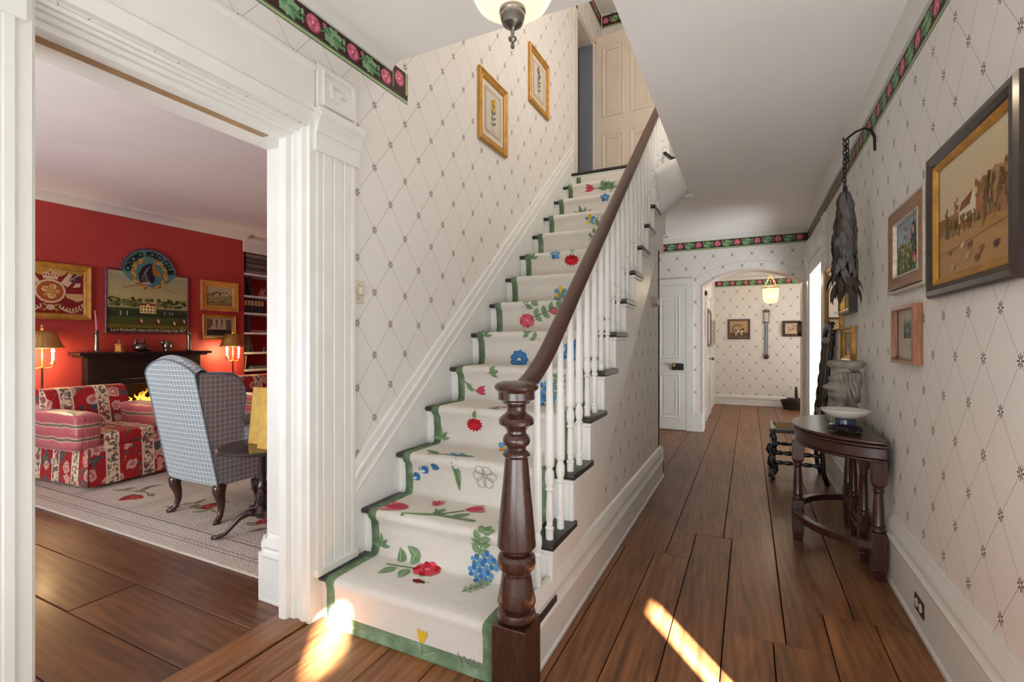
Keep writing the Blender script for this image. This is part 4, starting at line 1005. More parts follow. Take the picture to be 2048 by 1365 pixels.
t_ = picture('tray_picture', 'dark framed tray picture with brass handles beside the barometer', 'picture', on_y(YF, .82, 1.537), .47, .305, [(flat_frame(.05, .03), dkw)], art_branch)
MB().tube([(.585, YF - .03, 1.60), (.565, YF - .03, 1.60), (.555, YF - .03, 1.57), (.555, YF - .03, 1.50), (.565, YF - .03, 1.47), (.585, YF - .03, 1.47)], .006, 6).build('handle', M['brass'], t_, smooth=True)
picture('dark_picture', 'dark wooden framed picture on the side wall of the back hall', 'picture', on_farside(8.85, 1.51), .72, .62, [(flat_frame(.05, .04), pm('brown_frame', S(104, 66, 46), S(80, 48, 34), 16, .4))], art_beige)
picture('silver_picture', 'silver framed picture nearest the far corner of the back hall', 'picture', on_farside(10.2, 1.46), .7, .48, [(flat_frame(.03, .03), silver)], art_beige)
picture('narrow_picture', 'narrow brown picture just inside the archway', 'picture', on_farside(7.95, 1.58), .3, .42, [(flat_frame(.03, .02), dkw)], art_beige)

# ---- barometer
r = thing('stick_barometer', 'slender blue-grey stick barometer with a round dark base on the far wall', 'barometer', (.31, YF, 1.4))
MB().box(.262, .358, YF - .035, YF, 1.665, 1.87).build('head_case', dkw, r, bevel=.004)
MB().box(.272, .348, YF - .038, YF - .035, 1.68, 1.86).build('dial_plate', pm('silvered_plate', S(206, 200, 188), S(180, 172, 160), 20, .35), r)
MB().add([(.25, YF - .05, 1.87), (.37, YF - .05, 1.87), (.375, YF - .05, 1.895), (.335, YF - .05, 1.925), (.32, YF - .05, 1.905), (.30, YF - .05, 1.905), (.285, YF - .05, 1.925), (.245, YF - .05, 1.895)] + [(.25, YF, 1.87), (.37, YF, 1.87), (.375, YF, 1.895), (.335, YF, 1.925), (.32, YF, 1.905), (.30, YF, 1.905), (.285, YF, 1.925), (.245, YF, 1.895)],
   [tuple(range(8)), tuple(range(15, 7, -1))] + [(i, 8 + i, 8 + (i + 1) % 8, (i + 1) % 8) for i in range(8)]).build('pediment', dkw, r)
MB().lathe([(.0, 0), (.008, .0), (.012, .012), (.006, .02), (.010, .03), (0, .045)], (.31, YF - .025, 1.905), 10).build('finial', M['brass'], r, smooth=True)
MB().prism([(-.045, 1.665), (.045, 1.665), (.03, 1.61), (.03, 1.02), (-.03, 1.02), (-.03, 1.61)][::-1], (.31, YF - .028, 0), (1, 0, 0), (0, 0, 1), (0, .026, 0)).build('trunk', pm('blue_grey_veneer', S(112, 124, 138), S(88, 98, 112), 14, .3, coat=.3), r, bevel=.002)
MB().tube([(.31, YF - .03, 1.04), (.31, YF - .03, 1.84)], .005, 6).build('glass_tube', pm('tube_glass', S(196, 204, 210), None, 20, .1), r, smooth=True)
MB().ell((.31, YF - .035, .985), (.048, .035, .048), 16, 10).build('cistern_cover', dkw, r, smooth=True)
# ---- basket of dried flowers
r = thing('flower_basket', 'low dark wicker basket of dried purple flowers with a hoop handle', 'basket', (.80, 10.55, 0))
wk = pm('dark_wicker', S(66, 44, 34), S(38, 26, 20), 60, .7, bump=.6, bscale=120)
b = MB()
for j in range(9):
    z = .012 + j * .019; k = .205 + j * .006
    b.tube([(.80 + (k) * cos(2 * pi * i / 24), 10.55 + .65 * k * sin(2 * pi * i / 24), z + .004 * (i % 2)) for i in range(25)], .011, 5)
b.lathe([(0, 0), (.19, 0), (.19, .006), (0, .006)], (.80, 10.55, .002), 20, 1, .65); b.build('bowl', wk, r, smooth=True)
MB().tube([(.80, 10.55 + .16 * cos(pi * i / 14), .15 + .27 * sin(pi * i / 14)) for i in range(15)], .018, 6).build('handle', wk, r, smooth=True)
fl = MB(); rr = random.Random(8)
for i in range(90): a = rr.uniform(0, 6.3); k = rr.uniform(0, .2) ; fl.ell((.80 + k * cos(a), 10.55 + .62 * k * sin(a), .165 + rr.uniform(0, .05)), (.018, .018, .015), 6, 4)
tag(fl.build('dried_flowers', pm('dried_petals', S(112, 92, 98), S(72, 56, 60), 50, .9), r), kind='stuff')
# ---- plaque on the arch jamb
r = thing('jamb_plaque', 'small dark carved plaque on the right jamb of the archway', 'plaque', (.62, 7.47, 1.47))
MB().prism([(-.03, -.10), (.03, -.10), (.045, -.04), (.045, .05), (.02, .10), (-.02, .10), (-.045, .05), (-.045, -.04)], (.6245, 7.44, 1.45), (0, 1, 0), (0, 0, 1), (-.05, 0, 0)).build('backplate', dkw, r, bevel=.004)
MB().ell((.572, 7.44, 1.45), (.014, .022, .05), 10, 8).build('boss', M['brass'], r, smooth=True)

# ---- lanterns
def lantern(name, label, loc, R, ztop, zceil, front):
    x, y, z0 = loc; r = thing(name, label, 'lantern', (x, y, z0))
    frost = NT('seeded_glass_' + name); frost.base(S(250, 240, 222)); frost.rough(.12); frost.b.inputs['Transmission Weight'].default_value = .75; frost.b.inputs['IOR'].default_value = 1.15; frost.put(frost.b.inputs['Emission Color'], S(255, 236, 210) if front else S(255, 222, 176)); frost.b.inputs['Emission Strength'].default_value = .22 if front else .5
    fl_ = frost.noise(frost.mapping(frost.objco(), (40, 40, 4)), 1.5, 3); frost.bump(fl_, .35, .004)
    zb = z0 + (.122 if front else .03)
    H = ztop - zb
    prof = [(R * .28, 0), (R * .62, H * .035), (R * .88, H * .10), (R * 1.0, H * .22), (R * 1.03, H * .45), (R * .96, H * .8), (R * .9, H * .95), (R * .96, H)] if front else [(R * .1, 0), (R * .45, H * .03), (R * .78, H * .14), (R * .93, H * .35), (R * .97, H * .7), (R, H)]
    MB().lathe(prof, (x, y, zb), 36).build('glass_bell', frost.m, r, smooth='all').visible_shadow = True
    met = M['pewter'] if front else M['brass']
    MB().lathe([(R * .98, -.01), (R * 1.06, -.006), (R * 1.08, .0), (R * 1.06, .012), (R * .98, .014)], (x, y, ztop), 32).build('rim', met, r, smooth=True)
    if front:
        MB().lathe([(.0, 0), (.005, .003), (.007, .010), (.004, .016), (.006, .022), (.012, .028), (.013, .034), (.005, .040), (.006, .058), (.012, .064), (.020, .068), (.030, .076), (.036, .090), (.039, .104), (.038, .108), (.041, .112), (.041, .122), (.036, .126)], (x, y, z0), 28).build('finial_cup', M['pewter'], r, smooth=True)
    else: MB().lathe([(0, 0), (.012, .004), (.016, .014), (.03, .03)], (x, y, z0), 14).build('finial', met, r, smooth=True)
    hub = ztop + (zceil - ztop) * .55
    for i in range(3):
        a = 2 * pi * i / 3 + .5; MB().tube([(x + R * cos(a), y + R * sin(a), ztop + .01), (x + R * .5 * cos(a), y + R * .5 * sin(a), (ztop + hub) / 2 + .0), (x + .01 * cos(a), y + .01 * sin(a), hub)], .005, 6).build('chain', met, r, smooth=True)
    MB().tube([(x, y, hub), (x, y, zceil - .01)], .006, 8).build('stem', met, r, smooth=True)
    MB().lathe([(.0, -.03), (.02, -.03), (.05, -.012), (.06, 0)], (x, y, zceil), 20).build('ceiling_cup', met, r, smooth=True)
    for i in range(3 if front else 2):
        a = 2 * pi * i / (3 if front else 2) + .3; k = R * .3
        MB().lathe([(.011, 0), (.011, .05), (0, .052)], (x + k * cos(a), y + k * sin(a), zb + H * .18), 10).build('candle_sleeve', pm('candle_card', S(240, 230, 206)), r, smooth=True)
        MB().lathe([(.006, 0), (.013, .02), (.012, .035), (.004, .06), (0, .066)], (x + k * cos(a), y + k * sin(a), zb + H * .18 + .052), 10).build('bulb', emit('lantern_bulb', S(255, 220, 160), 28), r, smooth=True)
    return r
lantern('hall_lantern', 'glass bell lantern with pewter cup and finial hanging above the newel post', (-.66, 1.35, 2.19), .128, 2.55, 2.765, True)
lantern('hall_lantern', 'lit glass bell lantern with brass rim in the back hall beyond the arch', (.325, 9.2, 1.885), .125, 2.18, 2.58, False)
add_light('lantern_glow_front', 'POINT', (-.66, 1.35, 2.46), 14, (1, .90, .76), .05)
add_light('lantern_glow_back', 'POINT', (.325, 9.2, 2.28), 16, (1, .8, .56), .06)

# ---- small wall things
r = thing('dimmer_switch', 'ivory dimmer switch with a round knob on the papered stair wall', 'light switch', (XL, 1.882, 1.537))
iv = pm('ivory_plastic', S(216, 206, 190), S(208, 198, 182), 10, .35)
MB().box(XL, XL + .006, 1.846, 1.918, 1.478, 1.594).build('plate', iv, r, bevel=.003)
b = MB(); b.M = Matrix.Translation((XL + .006, 1.882, 1.540)) @ Matrix.Rotation(pi / 2, 4, 'Y'); b.lathe([(.021, 0), (.022, .004), (.019, .022), (.016, .025), (0, .025)], seg=24); b.build('knob', iv, r, smooth=True)
b = MB()
for z in (1.500, 1.573): b.ell((XL + .006, 1.882, z), (.002, .003, .003), 8, 6)
b.build('screw', M['iron'], r)
r = thing('power_outlet', 'brown double power outlet set in the white baseboard', 'outlet', (.672, 2.687, .123))
xo = XR - .018
MB().box(xo - .005, xo, 2.625, 2.749, .088, .158).build('plate', pm('brown_plastic', S(70, 50, 40), S(60, 42, 34), 10, .35), r, bevel=.002)
for yy in (2.660, 2.714):
    b = MB(); b.M = Matrix.Translation((xo - .005, yy, .123)) @ Matrix.Rotation(-pi / 2, 4, 'Y'); b.lathe([(.017, 0), (.017, .003), (.015, .004), (0, .004)], seg=20, sx=1.1); f = b.build('receptacle', iv, r, smooth=True)
    MB().box(xo - .0095, xo - .0085, yy - .008, yy - .005, .120, .130).box(xo - .0095, xo - .0085, yy + .005, yy + .008, .120, .130).build('slot', M['iron'], f)
r = thing('wall_bell', 'round brushed-metal bell on the papered wall under the stairs', 'bell', (XS, 4.40, 1.63))
b = MB(); b.M = Matrix.Translation((XS, 4.40, 1.635)) @ Matrix.Rotation(pi / 2, 4, 'Y'); b.lathe([(.05, 0), (.052, .006), (.052, .012), (.046, .016)], seg=28); b.build('backplate', pm('brushed_nickel', S(206, 200, 190), S(176, 170, 160), 30, .4, .5), r, smooth=True)
b = MB(); b.M = Matrix.Translation((XS, 4.40, 1.635)) @ Matrix.Rotation(pi / 2, 4, 'Y'); b.lathe([(.043, .014), (.044, .03), (.036, .048), (.016, .058), (0, .060)], seg=28); b.build('dome', pm('brushed_nickel', S(206, 200, 190), S(176, 170, 160), 30, .4, .5), r, smooth=True)
r = thing('smoke_detector', 'round white smoke detector on the ceiling near the stairs', 'smoke detector', (-1.02, 6.88, ZC))
MB().lathe([(.0, -.045), (.04, -.045), (.055, -.035), (.058, -.012), (.066, -.010), (.066, 0)], (-1.02, 6.88, ZC), 28).build('body', M['white'], r, smooth=True)
MB().lathe([(.02, -.046), (.03, -.049), (.032, -.044)], (-1.02, 6.88, ZC), 20).build('vent_ring', pm('grey_grille', S(150, 148, 144)), r, smooth=True)

# ---- panelled doors
def panel_door(name, label, w, h, t, loc, rz, panels, knob=None, mat=None, struct_=True):
    r = bpy.data.objects.new(name, None); col.objects.link(r); r.location = loc; r.rotation_euler = (0, 0, rz)
    mt = mat or M['trim']
    o = MB().box(0, w, -t / 2, t / 2, 0, h).build('slab', mt, r, world=False, bevel=.002)
    for (x0, x1, z0, z1) in panels:
        for s_ in (-1, 1):
            y = s_ * t / 2; pl_ = (lambda u, v, hh, y=y, s_=s_, cx=(x0 + x1) / 2, cz=(z0 + z1) / 2: (cx + u * (-s_) * -1, y + s_ * hh, cz + v))
            frame_ring(pl_, x1 - x0, z1 - z0, [(0, 0), (.003, .008), (.012, .010), (.02, .004), (.026, .0015), (.05, .0015), (.055, .006), (.058, .006)], mt, r, 'panel_moulding')
    r['kind'] = 'structure'; r['label'] = label
    return r
d1 = panel_door('door_1', 'white panelled door under the stairs with a black rim lock', .80, 2.085, .04, (-1.615, YA - .012, .012), 0, [(.08, .36, 1.02, 1.92), (.44, .72, 1.02, 1.92), (.08, .36, .16, .80), (.44, .72, .16, .80)])
MB().box(.615, .775, -.055, -.02, .86, .955).build('rim_lock', pm('black_lock', S(30, 28, 28), S(22, 20, 20), 20, .4), d1, world=False, bevel=.004)
b = MB(); b.M = Matrix.Translation((.645, -.055, .93)) @ Matrix.Rotation(pi / 2, 4, 'X'); b.lathe([(.006, 0), (.006, .02), (.018, .028), (.022, .04), (.016, .05), (0, .053)], seg=18); b.build('knob', M['brass'], d1, world=False, smooth=True)
# casing of that door
wbox('trim_7', [(-.812, -.705, YA - .03, YA, 0, 2.10), (-1.72, -.705, YA - .03, YA, 2.10, 2.185), (-1.74, -.705, YA - .034, YA, 2.175, 2.19), (-.712, -.585, YA - .026, YA, 0, .25), (-.72, -.575, YA - .032, YA, 0, .03)], M['trim'], 'white casing of the door under the stairs', bevel=.004)
wbox('baseboard_arch', [(.60, XR, YA - .02, YA, 0, .30), (-.618, -.58, YA - .01, YA + TH + .01, 0, .26), (.60, .66, YA - .01, YA + TH + .01, 0, .26)], M['trim'], bevel=.004)
d2 = panel_door('door_2', 'open panelled door at the top of the stairs', .80, 2.03, .04, (-1.765, 6.06, 3.15), radians(-3), [(.09, .36, .98, 1.88), (.45, .72, .98, 1.88), (.09, .36, .14, .76), (.45, .72, .14, .76)], mat=pm('warm_white_paint', S(214, 200, 184), S(208, 194, 178), 6, .45))
d4 = panel_door('door_4', 'white panelled door in the side wall of the back hall', .82, 2.0, .04, (-.635, 8.45, .01), pi / 2, [(.08, .37, 1.0, 1.85), (.45, .74, 1.0, 1.85), (.08, .37, .16, .78), (.45, .74, .16, .78)])
b = MB(); b.M = Matrix.Translation((.58, -.02, .975)) @ Matrix.Rotation(pi / 2, 4, 'X'); b.lathe([(.022, 0), (.022, .006), (.008, .01), (.007, .035), (.024, .045), (.028, .058), (.02, .07), (0, .073)], seg=18); b.build('knob', pm('aged_brass', S(120, 92, 56), None, 20, .35, .9), d4, world=False, smooth=True)
wbox('trim_8', [(-.64, -.605, 8.33, 8.44, 0, 2.1), (-.64, -.605, 9.28, 9.39, 0, 2.1), (-.64, -.605, 8.33, 9.39, 2.02, 2.12)], M['trim'], bevel=.004)
# upstairs doorway casing
wbox('trim_9', [(XL, XL + .03, 5.20, 5.335, 3.14, 5.14), (XL, XL + .03, 6.02, 6.16, 3.14, 5.14), (XL, XL + .03, 5.20, 6.16, 5.10, 5.24), (XLR, XL + .012, 5.33, 5.35, 3.14, 5.10), (XLR, XL + .012, 5.33, 6.03, 5.08, 5.10)], pm('warm_trim', S(222, 212, 200), S(214, 204, 192), 6, .45), 'pale casing of the upstairs doorway', bevel=.004)
wbox('trim_11', [(XLR, XL - .001, 6.0, 6.035, 3.14, 5.08), (XLR - .02, XLR - .001, 5.96, 6.1, 3.14, 5.08), (-1.97, -1.93, 5.985, 6.0, 3.14, 5.07)], pm('blue_grey_paint', S(120, 124, 132), S(112, 116, 125), 6, .6), 'blue-grey jamb of the upstairs doorway', bevel=.003)
# right-hand doorway surround near the arch
b = MB()
for (ya, yb) in ((5.62, 5.84), (7.0, 7.22)):
    b.box(XR - .025, XR, ya, yb, 0, 2.17); b.box(XR - .032, XR, ya + .03, ya + .09, .3, 2.15); b.box(XR - .032, XR, yb - .09, yb - .03, .3, 2.15); b.box(XR - .036, XR, ya - .012, yb + .012, 0, .28)
    b.prism([(0, 2.155), (.036, 2.155), (.036, 2.245), (.046, 2.275), (.06, 2.318), (.06, 2.345), (0, 2.36)], (XR, ya - .02, 0), (-1, 0, 0), (0, 0, 1), (0, yb - ya + .04, 0))
    b.box(XR - .03, XR, ya - .005, yb + .005, 2.355, 2.56); b.box(XR - .04, XR, ya + .03, yb - .03, 2.385, 2.53)
b.box(XR - .02, XR, 5.84, 7.0, 2.13, 2.56); b.box(XR - .045, XR, 5.84, 7.0, 2.26, 2.30); b.box(XR - .021, XR + .165, 5.80, 5.875, 0, 2.118); b.box(XR - .021, XR + .165, 6.965, 7.03, 0, 2.118); b.box(XR - .021, XR + .165, 5.80, 7.03, 2.112, 2.14)
struct(b.build('trim_10', M['trim'], bevel=.003), 'white pilastered surround of the side doorway')
# ---- demilune gateleg table
def sqturn(x, y, H, s=.026, blocks=((0, .36), (.80, 1.0)), seg=16):
    """leg with square blocks and a turned shaft between them; returns (block mesh, shaft mesh)"""
    b = MB(); z0, z1 = blocks[0][1] * H, blocks[1][0] * H
    b.box(x - s, x + s, y - s, y + s, blocks[0][0] * H, z0); b.box(x - s, x + s, y - s, y + s, z1, H * blocks[1][1])
    L = z1 - z0
    b.lathe([(s * .95, 0), (s * 1.05, .012), (s * .75, .022), (s * .95, .034), (s * .8, .05), (s * .78, L * .5), (s * .62, L - .05), (s * .85, L - .036), (s * .6, L - .024), (s * .95, L - .010), (s * .95, L)], (x, y, z0), seg)
    return b
r = thing('demilune_table', 'mahogany half-round gateleg table against the papered hall wall', 'table', (.45, 3.65, 0))
TX, TY, TRX, TRY = .655, 3.64, .405, .52
arc = [(TX - TRX * sin(pi * i / 36), TY - TRY * cos(pi * i / 36)) for i in range(37)]
def dslab(z0, z1, k, name, round_=True):
    pts = [(TX - (TX - x) * k, TY + (y - TY) * k) for (x, y) in arc]
    return MB().prism(pts, (0, 0, z0), (1, 0, 0), (0, 1, 0), (0, 0, z1 - z0)).build(name, M['table'], r, bevel=.006, seg=3, smooth=True)
dslab(.738, .757, 1.0, 'table_top'); dslab(.718, .734, .992, 'folded_leaf')
dslab(.655, .716, .955, 'apron'); dslab(.640, .654, .965, 'apron_moulding')
b = MB(); b.box(TX - .02, TX, TY - .49, TY + .49, .56, .64); b.build('back_rail', M['table'], r)
legs = [(.285, 3.64), (.625, 3.20), (.625, 4.08), (.615, 3.55), (.615, 3.82), (.60, 3.42)]
for i, (x, y) in enumerate(legs):
    if i < 3: bl = ((.10, .40), (.80, 1.0))
    else: bl = ((.10, .42), (.86, 1.0))
    b = sqturn(x, y, .645, .033 if i < 3 else .025, bl)
    s = .033 if i < 3 else .025
    b.taper((x, y, .0), (s * .75, s * .75), (x, y, .0645), (s, s)); 
    b.build('leg', M['table'], r, bevel=.003, smooth=True)
# curved foot rail and straight stretcher
b = MB(); n = 36
pts = [(TX - .02 - (TRX - .045) * sin(pi * i / n), TY - (TRY - .07) * cos(pi * i / n)) for i in range(n + 1)]
q = []
for i, (x, y) in enumerate(pts):
    a, c = pts[max(i - 1, 0)], pts[min(i + 1, n)]; d = Vector((c[0] - a[0], c[1] - a[1])).normalized(); nx, ny = -d.y, d.x
    for (o_, z) in ((-.022, .165), (.022, .165), (.022, .205), (-.022, .205)): q.append((x + nx * o_, y + ny * o_, z))
b.add(q, [(j * 4 + i, j * 4 + (i + 1) % 4, (j + 1) * 4 + (i + 1) % 4, (j + 1) * 4 + i) for j in range(n) for i in range(4)] + [(3, 2, 1, 0), (n * 4, n * 4 + 1, n * 4 + 2, n * 4 + 3)])
b.build('curved_stretcher', M['table'], r, bevel=.003)
MB().box(.60, .64, 3.20, 4.08, .165, .205).build('back_stretcher', M['table'], r, bevel=.003)
MB().box(.595, .625, 3.42, 3.82, .12, .15).build('gate_rail', M['table'], r, bevel=.003)
# ---- stone head
stone = pm('weathered_stone', S(168, 162, 150), S(122, 117, 108), 14, .92, bump=.7, bscale=45, bdist=.006)
r = thing('stone_head', 'weathered stone corbel carved as a bearded head with flowing hair on the table', 'sculpture', (.555, 3.80, .757))
HX, HY = .555, 3.80
MB().box(HX - .085, HX + .06, HY - .09, HY + .10, .757, .80).build('plinth', stone, r, bevel=.006)
b = MB()
def shaft(u, v):
    a = 2 * pi * u; z = v
    R = .072 + .006 * sin(3 * a + 1) + .010 * (1 - v) ** 2
    if v > .2: R *= 1 + .12 * sin(pi * (v - .2) / .8)
    # face bulge towards the hall (-X -Y): brow, nose, chin
    f = max(0, cos(a - radians(205)))
    R += .016 * f ** 2 * (sin(pi * min(1, max(0, (v - .3) / .55)))) + .05 * f ** 12 * math.exp(-((v - .60) / .07) ** 2) - .024 * f ** 6 * math.exp(-((v - .70) / .035) ** 2) + .018 * f ** 4 * math.exp(-((v - .77) / .035) ** 2) - .016 * f ** 8 * math.exp(-((v - .49) / .02) ** 2) + .014 * f ** 6 * math.exp(-((v - .42) / .05) ** 2) - .02 * f ** 3 * math.exp(-((v - .28) / .06) ** 2)
    h_ = max(0, cos(a - radians(330))); R += .014 * h_ * sin(22 * v + 5 * a) + .007 * sin(9 * a + 14 * v) * (1 - f)
    return (HX + R * cos(a) * .95, HY + R * sin(a), .80 + .31 * z)
b.grid(shaft, 48, 40); b.build('head', stone, r, smooth='all', weld=True)
b = MB(); rr = random.Random(9)
for i in range(8):
    a0 = radians(250 + i * 17); pth = [(HX + (.082 + .010 * sin(j * 1.1 + i)) * cos(a0 + j * .05), HY + (.085 + .010 * sin(j * 1.1 + i)) * sin(a0 + j * .05), 1.08 - j * .024) for j in range(9)]
    b.tube(pth, [.012, .013, .013, .012, .011, .010, .009, .007, .004], 7)
b.build('hair_lock', stone, r, smooth='all')
b = MB()
def cap(u, v):
    a = 2 * pi * u; prof_ = [(0.06, 0), (.088, .006), (.104, .022), (.108, .036), (.102, .050), (.086, .056), (.04, .056), (0, .056)]
    k = v * 7; i = min(int(k), 6); f = k - i; R = prof_[i][0] * (1 - f) + prof_[i + 1][0] * f; Z = prof_[i][1] * (1 - f) + prof_[i + 1][1] * f
    R *= 1 + .04 * sin(5 * a) + .03 * sin(9 * a + 1); return (HX + .015 + R * cos(a) * .95, HY + R * sin(a), 1.10 + Z)
b.grid(cap, 40, 14); b.build('capital_ring', stone, r, smooth='all', weld=True)
# ---- bowl on a carved stand
BX, BY = .50, 3.36
r = thing('carved_stand', 'low black carved stand holding the white bowl', 'stand', (BX, BY, .757))
eb = M['ebony']
MB().lathe([(.07, .030), (.078, .032), (.080, .042), (.070, .046), (0, .046)], (BX, BY, .757), 24).build('top', eb, r, smooth=True)
b = MB()
for i in range(24): a = 2 * pi * i / 24; b.ell((BX + .074 * cos(a), BY + .074 * sin(a), .757 + .024), (.010, .010, .012), 7, 5)
b.build('carved_apron', eb, r, smooth=True)
for i in range(5):
    a = 2 * pi * i / 5 + .3; MB().tube([(BX + .066 * cos(a), BY + .066 * sin(a), .757 + .028), (BX + .080 * cos(a), BY + .080 * sin(a), .757 + .016), (BX + .088 * cos(a), BY + .088 * sin(a), .757 + .007)], [.010, .008, .0072], 7).build('foot', eb, r, smooth=True)
r = thing('white_bowl', 'shallow white bowl with a blue foot coloured as its shadowed underside on the black carved stand', 'bowl', (BX, BY, .803))
blue_c = pm('shaded_blue_glaze', S(52, 66, 96), S(34, 44, 70), 12, .2)  # dark blue stands for the bowl's shadowed blue-and-white underside
MB().lathe([(.050, 0), (.054, .006), (.052, .030), (.040, .034)], (BX, BY, .803), 28).build('foot', blue_c, r, smooth=True)
MB().lathe([(0, .034), (.042, .034), (.075, .044), (.105, .062), (.122, .082), (.124, .086), (.120, .086), (.10, .068), (.07, .052), (.03, .044), (0, .043)], (BX, BY, .803), 40).build('bowl', pm('white_glaze', S(228, 226, 218), S(220, 218, 210), 4, .18, coat=.4), r, smooth='all')
# ---- cane-seat chair
r = thing('cane_chair', 'ebonised carved chair with cane seat standing back to the wall', 'chair', (.40, 5.32, 0))
CX0, CX1, CY0, CY1 = .20, .585, 5.09, 5.56; SZ_ = .475
b = MB(); b.box(CX0 - .02, CX0 + .02, CY0 - .02, CY1 + .02, SZ_ - .035, SZ_); b.box(CX1 - .03, CX1 + .02, CY0, CY1, SZ_ - .035, SZ_); b.box(CX0, CX1, CY0 - .02, CY0 + .03, SZ_ - .035, SZ_); b.box(CX0, CX1, CY1 - .03, CY1 + .02, SZ_ - .035, SZ_)
b.build('seat_frame', eb, r, bevel=.005)
tc = NT('woven_cane'); xyz_ = tc.xyz(tc.pos())
f = tc.math('MULTIPLY', tc.math('SINE', tc.math('MULTIPLY', xyz_[0], 420)), tc.math('SINE', tc.math('MULTIPLY', xyz_[1], 420)))
tc.base(tc.ramp(f, [(.3, S(150, 112, 72)), (.6, S(212, 178, 128))])); tc.rough(.8); tc.spec(.1)
MB().box(CX0 + .03, CX1 - .03, CY0 + .025, CY1 - .025, SZ_ - .012, SZ_ + .003).build('cane_panel', tc.m, r)
def turned(p0, p1, n=9, r0=.013, r1=.021):
    path_, rad = [], []
    for i in range(n * 4 + 1):
        t = i / (n * 4); path_.append(tuple(Vector(p0).lerp(Vector(p1), t))); rad.append(r0 + (r1 - r0) * abs(sin(pi * n * t)) ** .7)
    return path_, rad
for y in (CY0, CY1):
    # front leg: turned top, S-scroll below
    b = MB(); b.lathe([(.016, 0), (.020, .02), (.024, .05), (.018, .07), (.026, .08), (.026, .10), (.015, .115), (.022, .14), (.024, .165), (.014, .185), (.020, .20)], (CX0 + .01, y, .235), 14)
    b.tube([(CX0 + .01, y, .25), (CX0 - .012, y, .225), (CX0 - .022, y, .19), (CX0 - .005, y, .155), (CX0 + .018, y, .13), (CX0 + .022, y, .10), (CX0 + .004, y, .07), (CX0 - .014, y, .05), (CX0 - .010, y, .03)], [.022, .026, .028, .026, .025, .026, .028, .026, .022], 10)
    b.lathe([(.014, 0), (.020, .006), (.020, .02), (.014, .03)], (CX0, y, 0), 12)
    lg = b.build('front_leg', eb, r, smooth='all')
    sc = MB()
    for (cx_, cz, rr_, sg) in ((CX0 - .008, .20, .026, 1), (CX0 - .002, .062, .024, -1)):
        sc.tube([(cx_ + rr_ * (1 - i / 22) * cos(sg * i * .5), y - .027, cz + rr_ * (1 - i / 22) * sin(sg * i * .5)) for i in range(20)], .0035, 5)
    sc.build('scroll_carving', pm('rubbed_gilding', S(168, 152, 122), S(120, 104, 78), 30, .4, .3), lg, smooth='all')
    # rear leg and raked back post
    pth = [(.628, y, 0), (.598, y, .10), (.585, y, .28), (.585, y, .46), (.592, y, .60), (.612, y, .80), (.632, y, 1.0), (.652, y, 1.20), (.662, y, 1.32), (.668, y, 1.40)]
    MB().tube(pth[:5], [.021, .020, .020, .022, .02], 10).build('rear_leg', eb, r, smooth='all')
    pp, rad = [], []
    for i in range(41):
        t = i / 40 * 5; k = min(int(t), 4); f = t - k; p = Vector(pth[4 + k]).lerp(Vector(pth[5 + k]), f); pp.append(tuple(p)); rad.append(.014 + .010 * abs(sin(i * .62)))
    MB().tube(pp, rad, 10).build('back_post', eb, r, smooth='all')
cw = pm('carved_walnut', S(88, 62, 46), S(52, 36, 28), 30, .5, bump=.5, bscale=70)
b = MB(); 
for i in range(9):
    y = CY0 + .045 + i * (CY1 - CY0 - .09) / 8; b.tube([(.605, y, .66), (.652, y, 1.27)], .010 if i % 4 else .018, 6)
b.build('back_slat', cw, r, smooth='all')
b = MB()
for (z, x) in ((.62, .596), (1.29, .655)): b.box(x - .012, x + .012, CY0, CY1, z - .03, z + .03)
b.build('back_rail', cw, r, bevel=.006)
b = MB()
for i in range(15): t = i / 14; y = CY0 - .01 + t * (CY1 - CY0 + .02); b.ell((.663, y, 1.365 + .055 * sin(pi * t) + .012 * (i % 2)), (.020, .024, .040), 8, 6)
b.build('carved_crest', M['ebony'], r, smooth='all')
for (p0, p1) in (((CX0 + .01, CY0, .255), (.585, CY0, .255)), ((CX0 + .01, CY1, .255), (.585, CY1, .255)), ((CX0 + .01, CY0, .165), (.59, CY0, .165)), ((CX0 + .2, CY0, .165), (CX0 + .2, CY1, .165)), ((.585, CY0, .30), (.585, CY1, .30)), ((CX0 + .005, CY0, .30), (CX0 + .005, CY1, .30))):
    pa, ra = turned(p0, p1, 5 if p0[0] != p1[0] else 6); MB().tube(pa, ra, 8).build('stretcher', eb, r, smooth='all')
# ---- iron bracket, chain and leaf bundle
r = thing('iron_bracket', 'curved black iron bracket with short chains on the upper papered wall', 'bracket', (XR, 3.60, 2.47))
MB().tube([(XR - .004, 3.597, 2.44), (XR - .006, 3.60, 2.52), (XR - .02, 3.615, 2.57), (XR - .05, 3.64, 2.60), (XR - .09, 3.665, 2.595), (XR - .125, 3.69, 2.575), (XR - .142, 3.70, 2.56), (XR - .150, 3.705, 2.572), (XR - .146, 3.70, 2.585)], [.009, .009, .008, .007, .007, .007, .006, .005, .004], 8).build('arm', M['iron'], r, smooth='all')
def link(c, turn):
    return [(c[0] + .009 * cos(2 * pi * i / 12) * cos(turn), c[1] + .009 * cos(2 * pi * i / 12) * sin(turn), c[2] + .018 * sin(2 * pi * i / 12)) for i in range(13)]
for j, n in ((0, 10), (1, 5)):
    for i in range(n): MB().tube(link((.548 + j * .010, 3.705 - j * .03, 2.545 - i * .029), (i % 2) * pi / 2 + .4), .0035, 6).build('chain_link', M['iron'], r, smooth='all')
r = thing('leaf_bundle', 'long hanging bundle of overlapping dark slate-like leaves', 'wall hanging', (.55, 3.705, 2.24))
LX, LY = .55, 3.705
slate = pm('slate_grey_leaf', S(104, 100, 98), S(58, 55, 54), 18, .6, bump=.3, bscale=50)
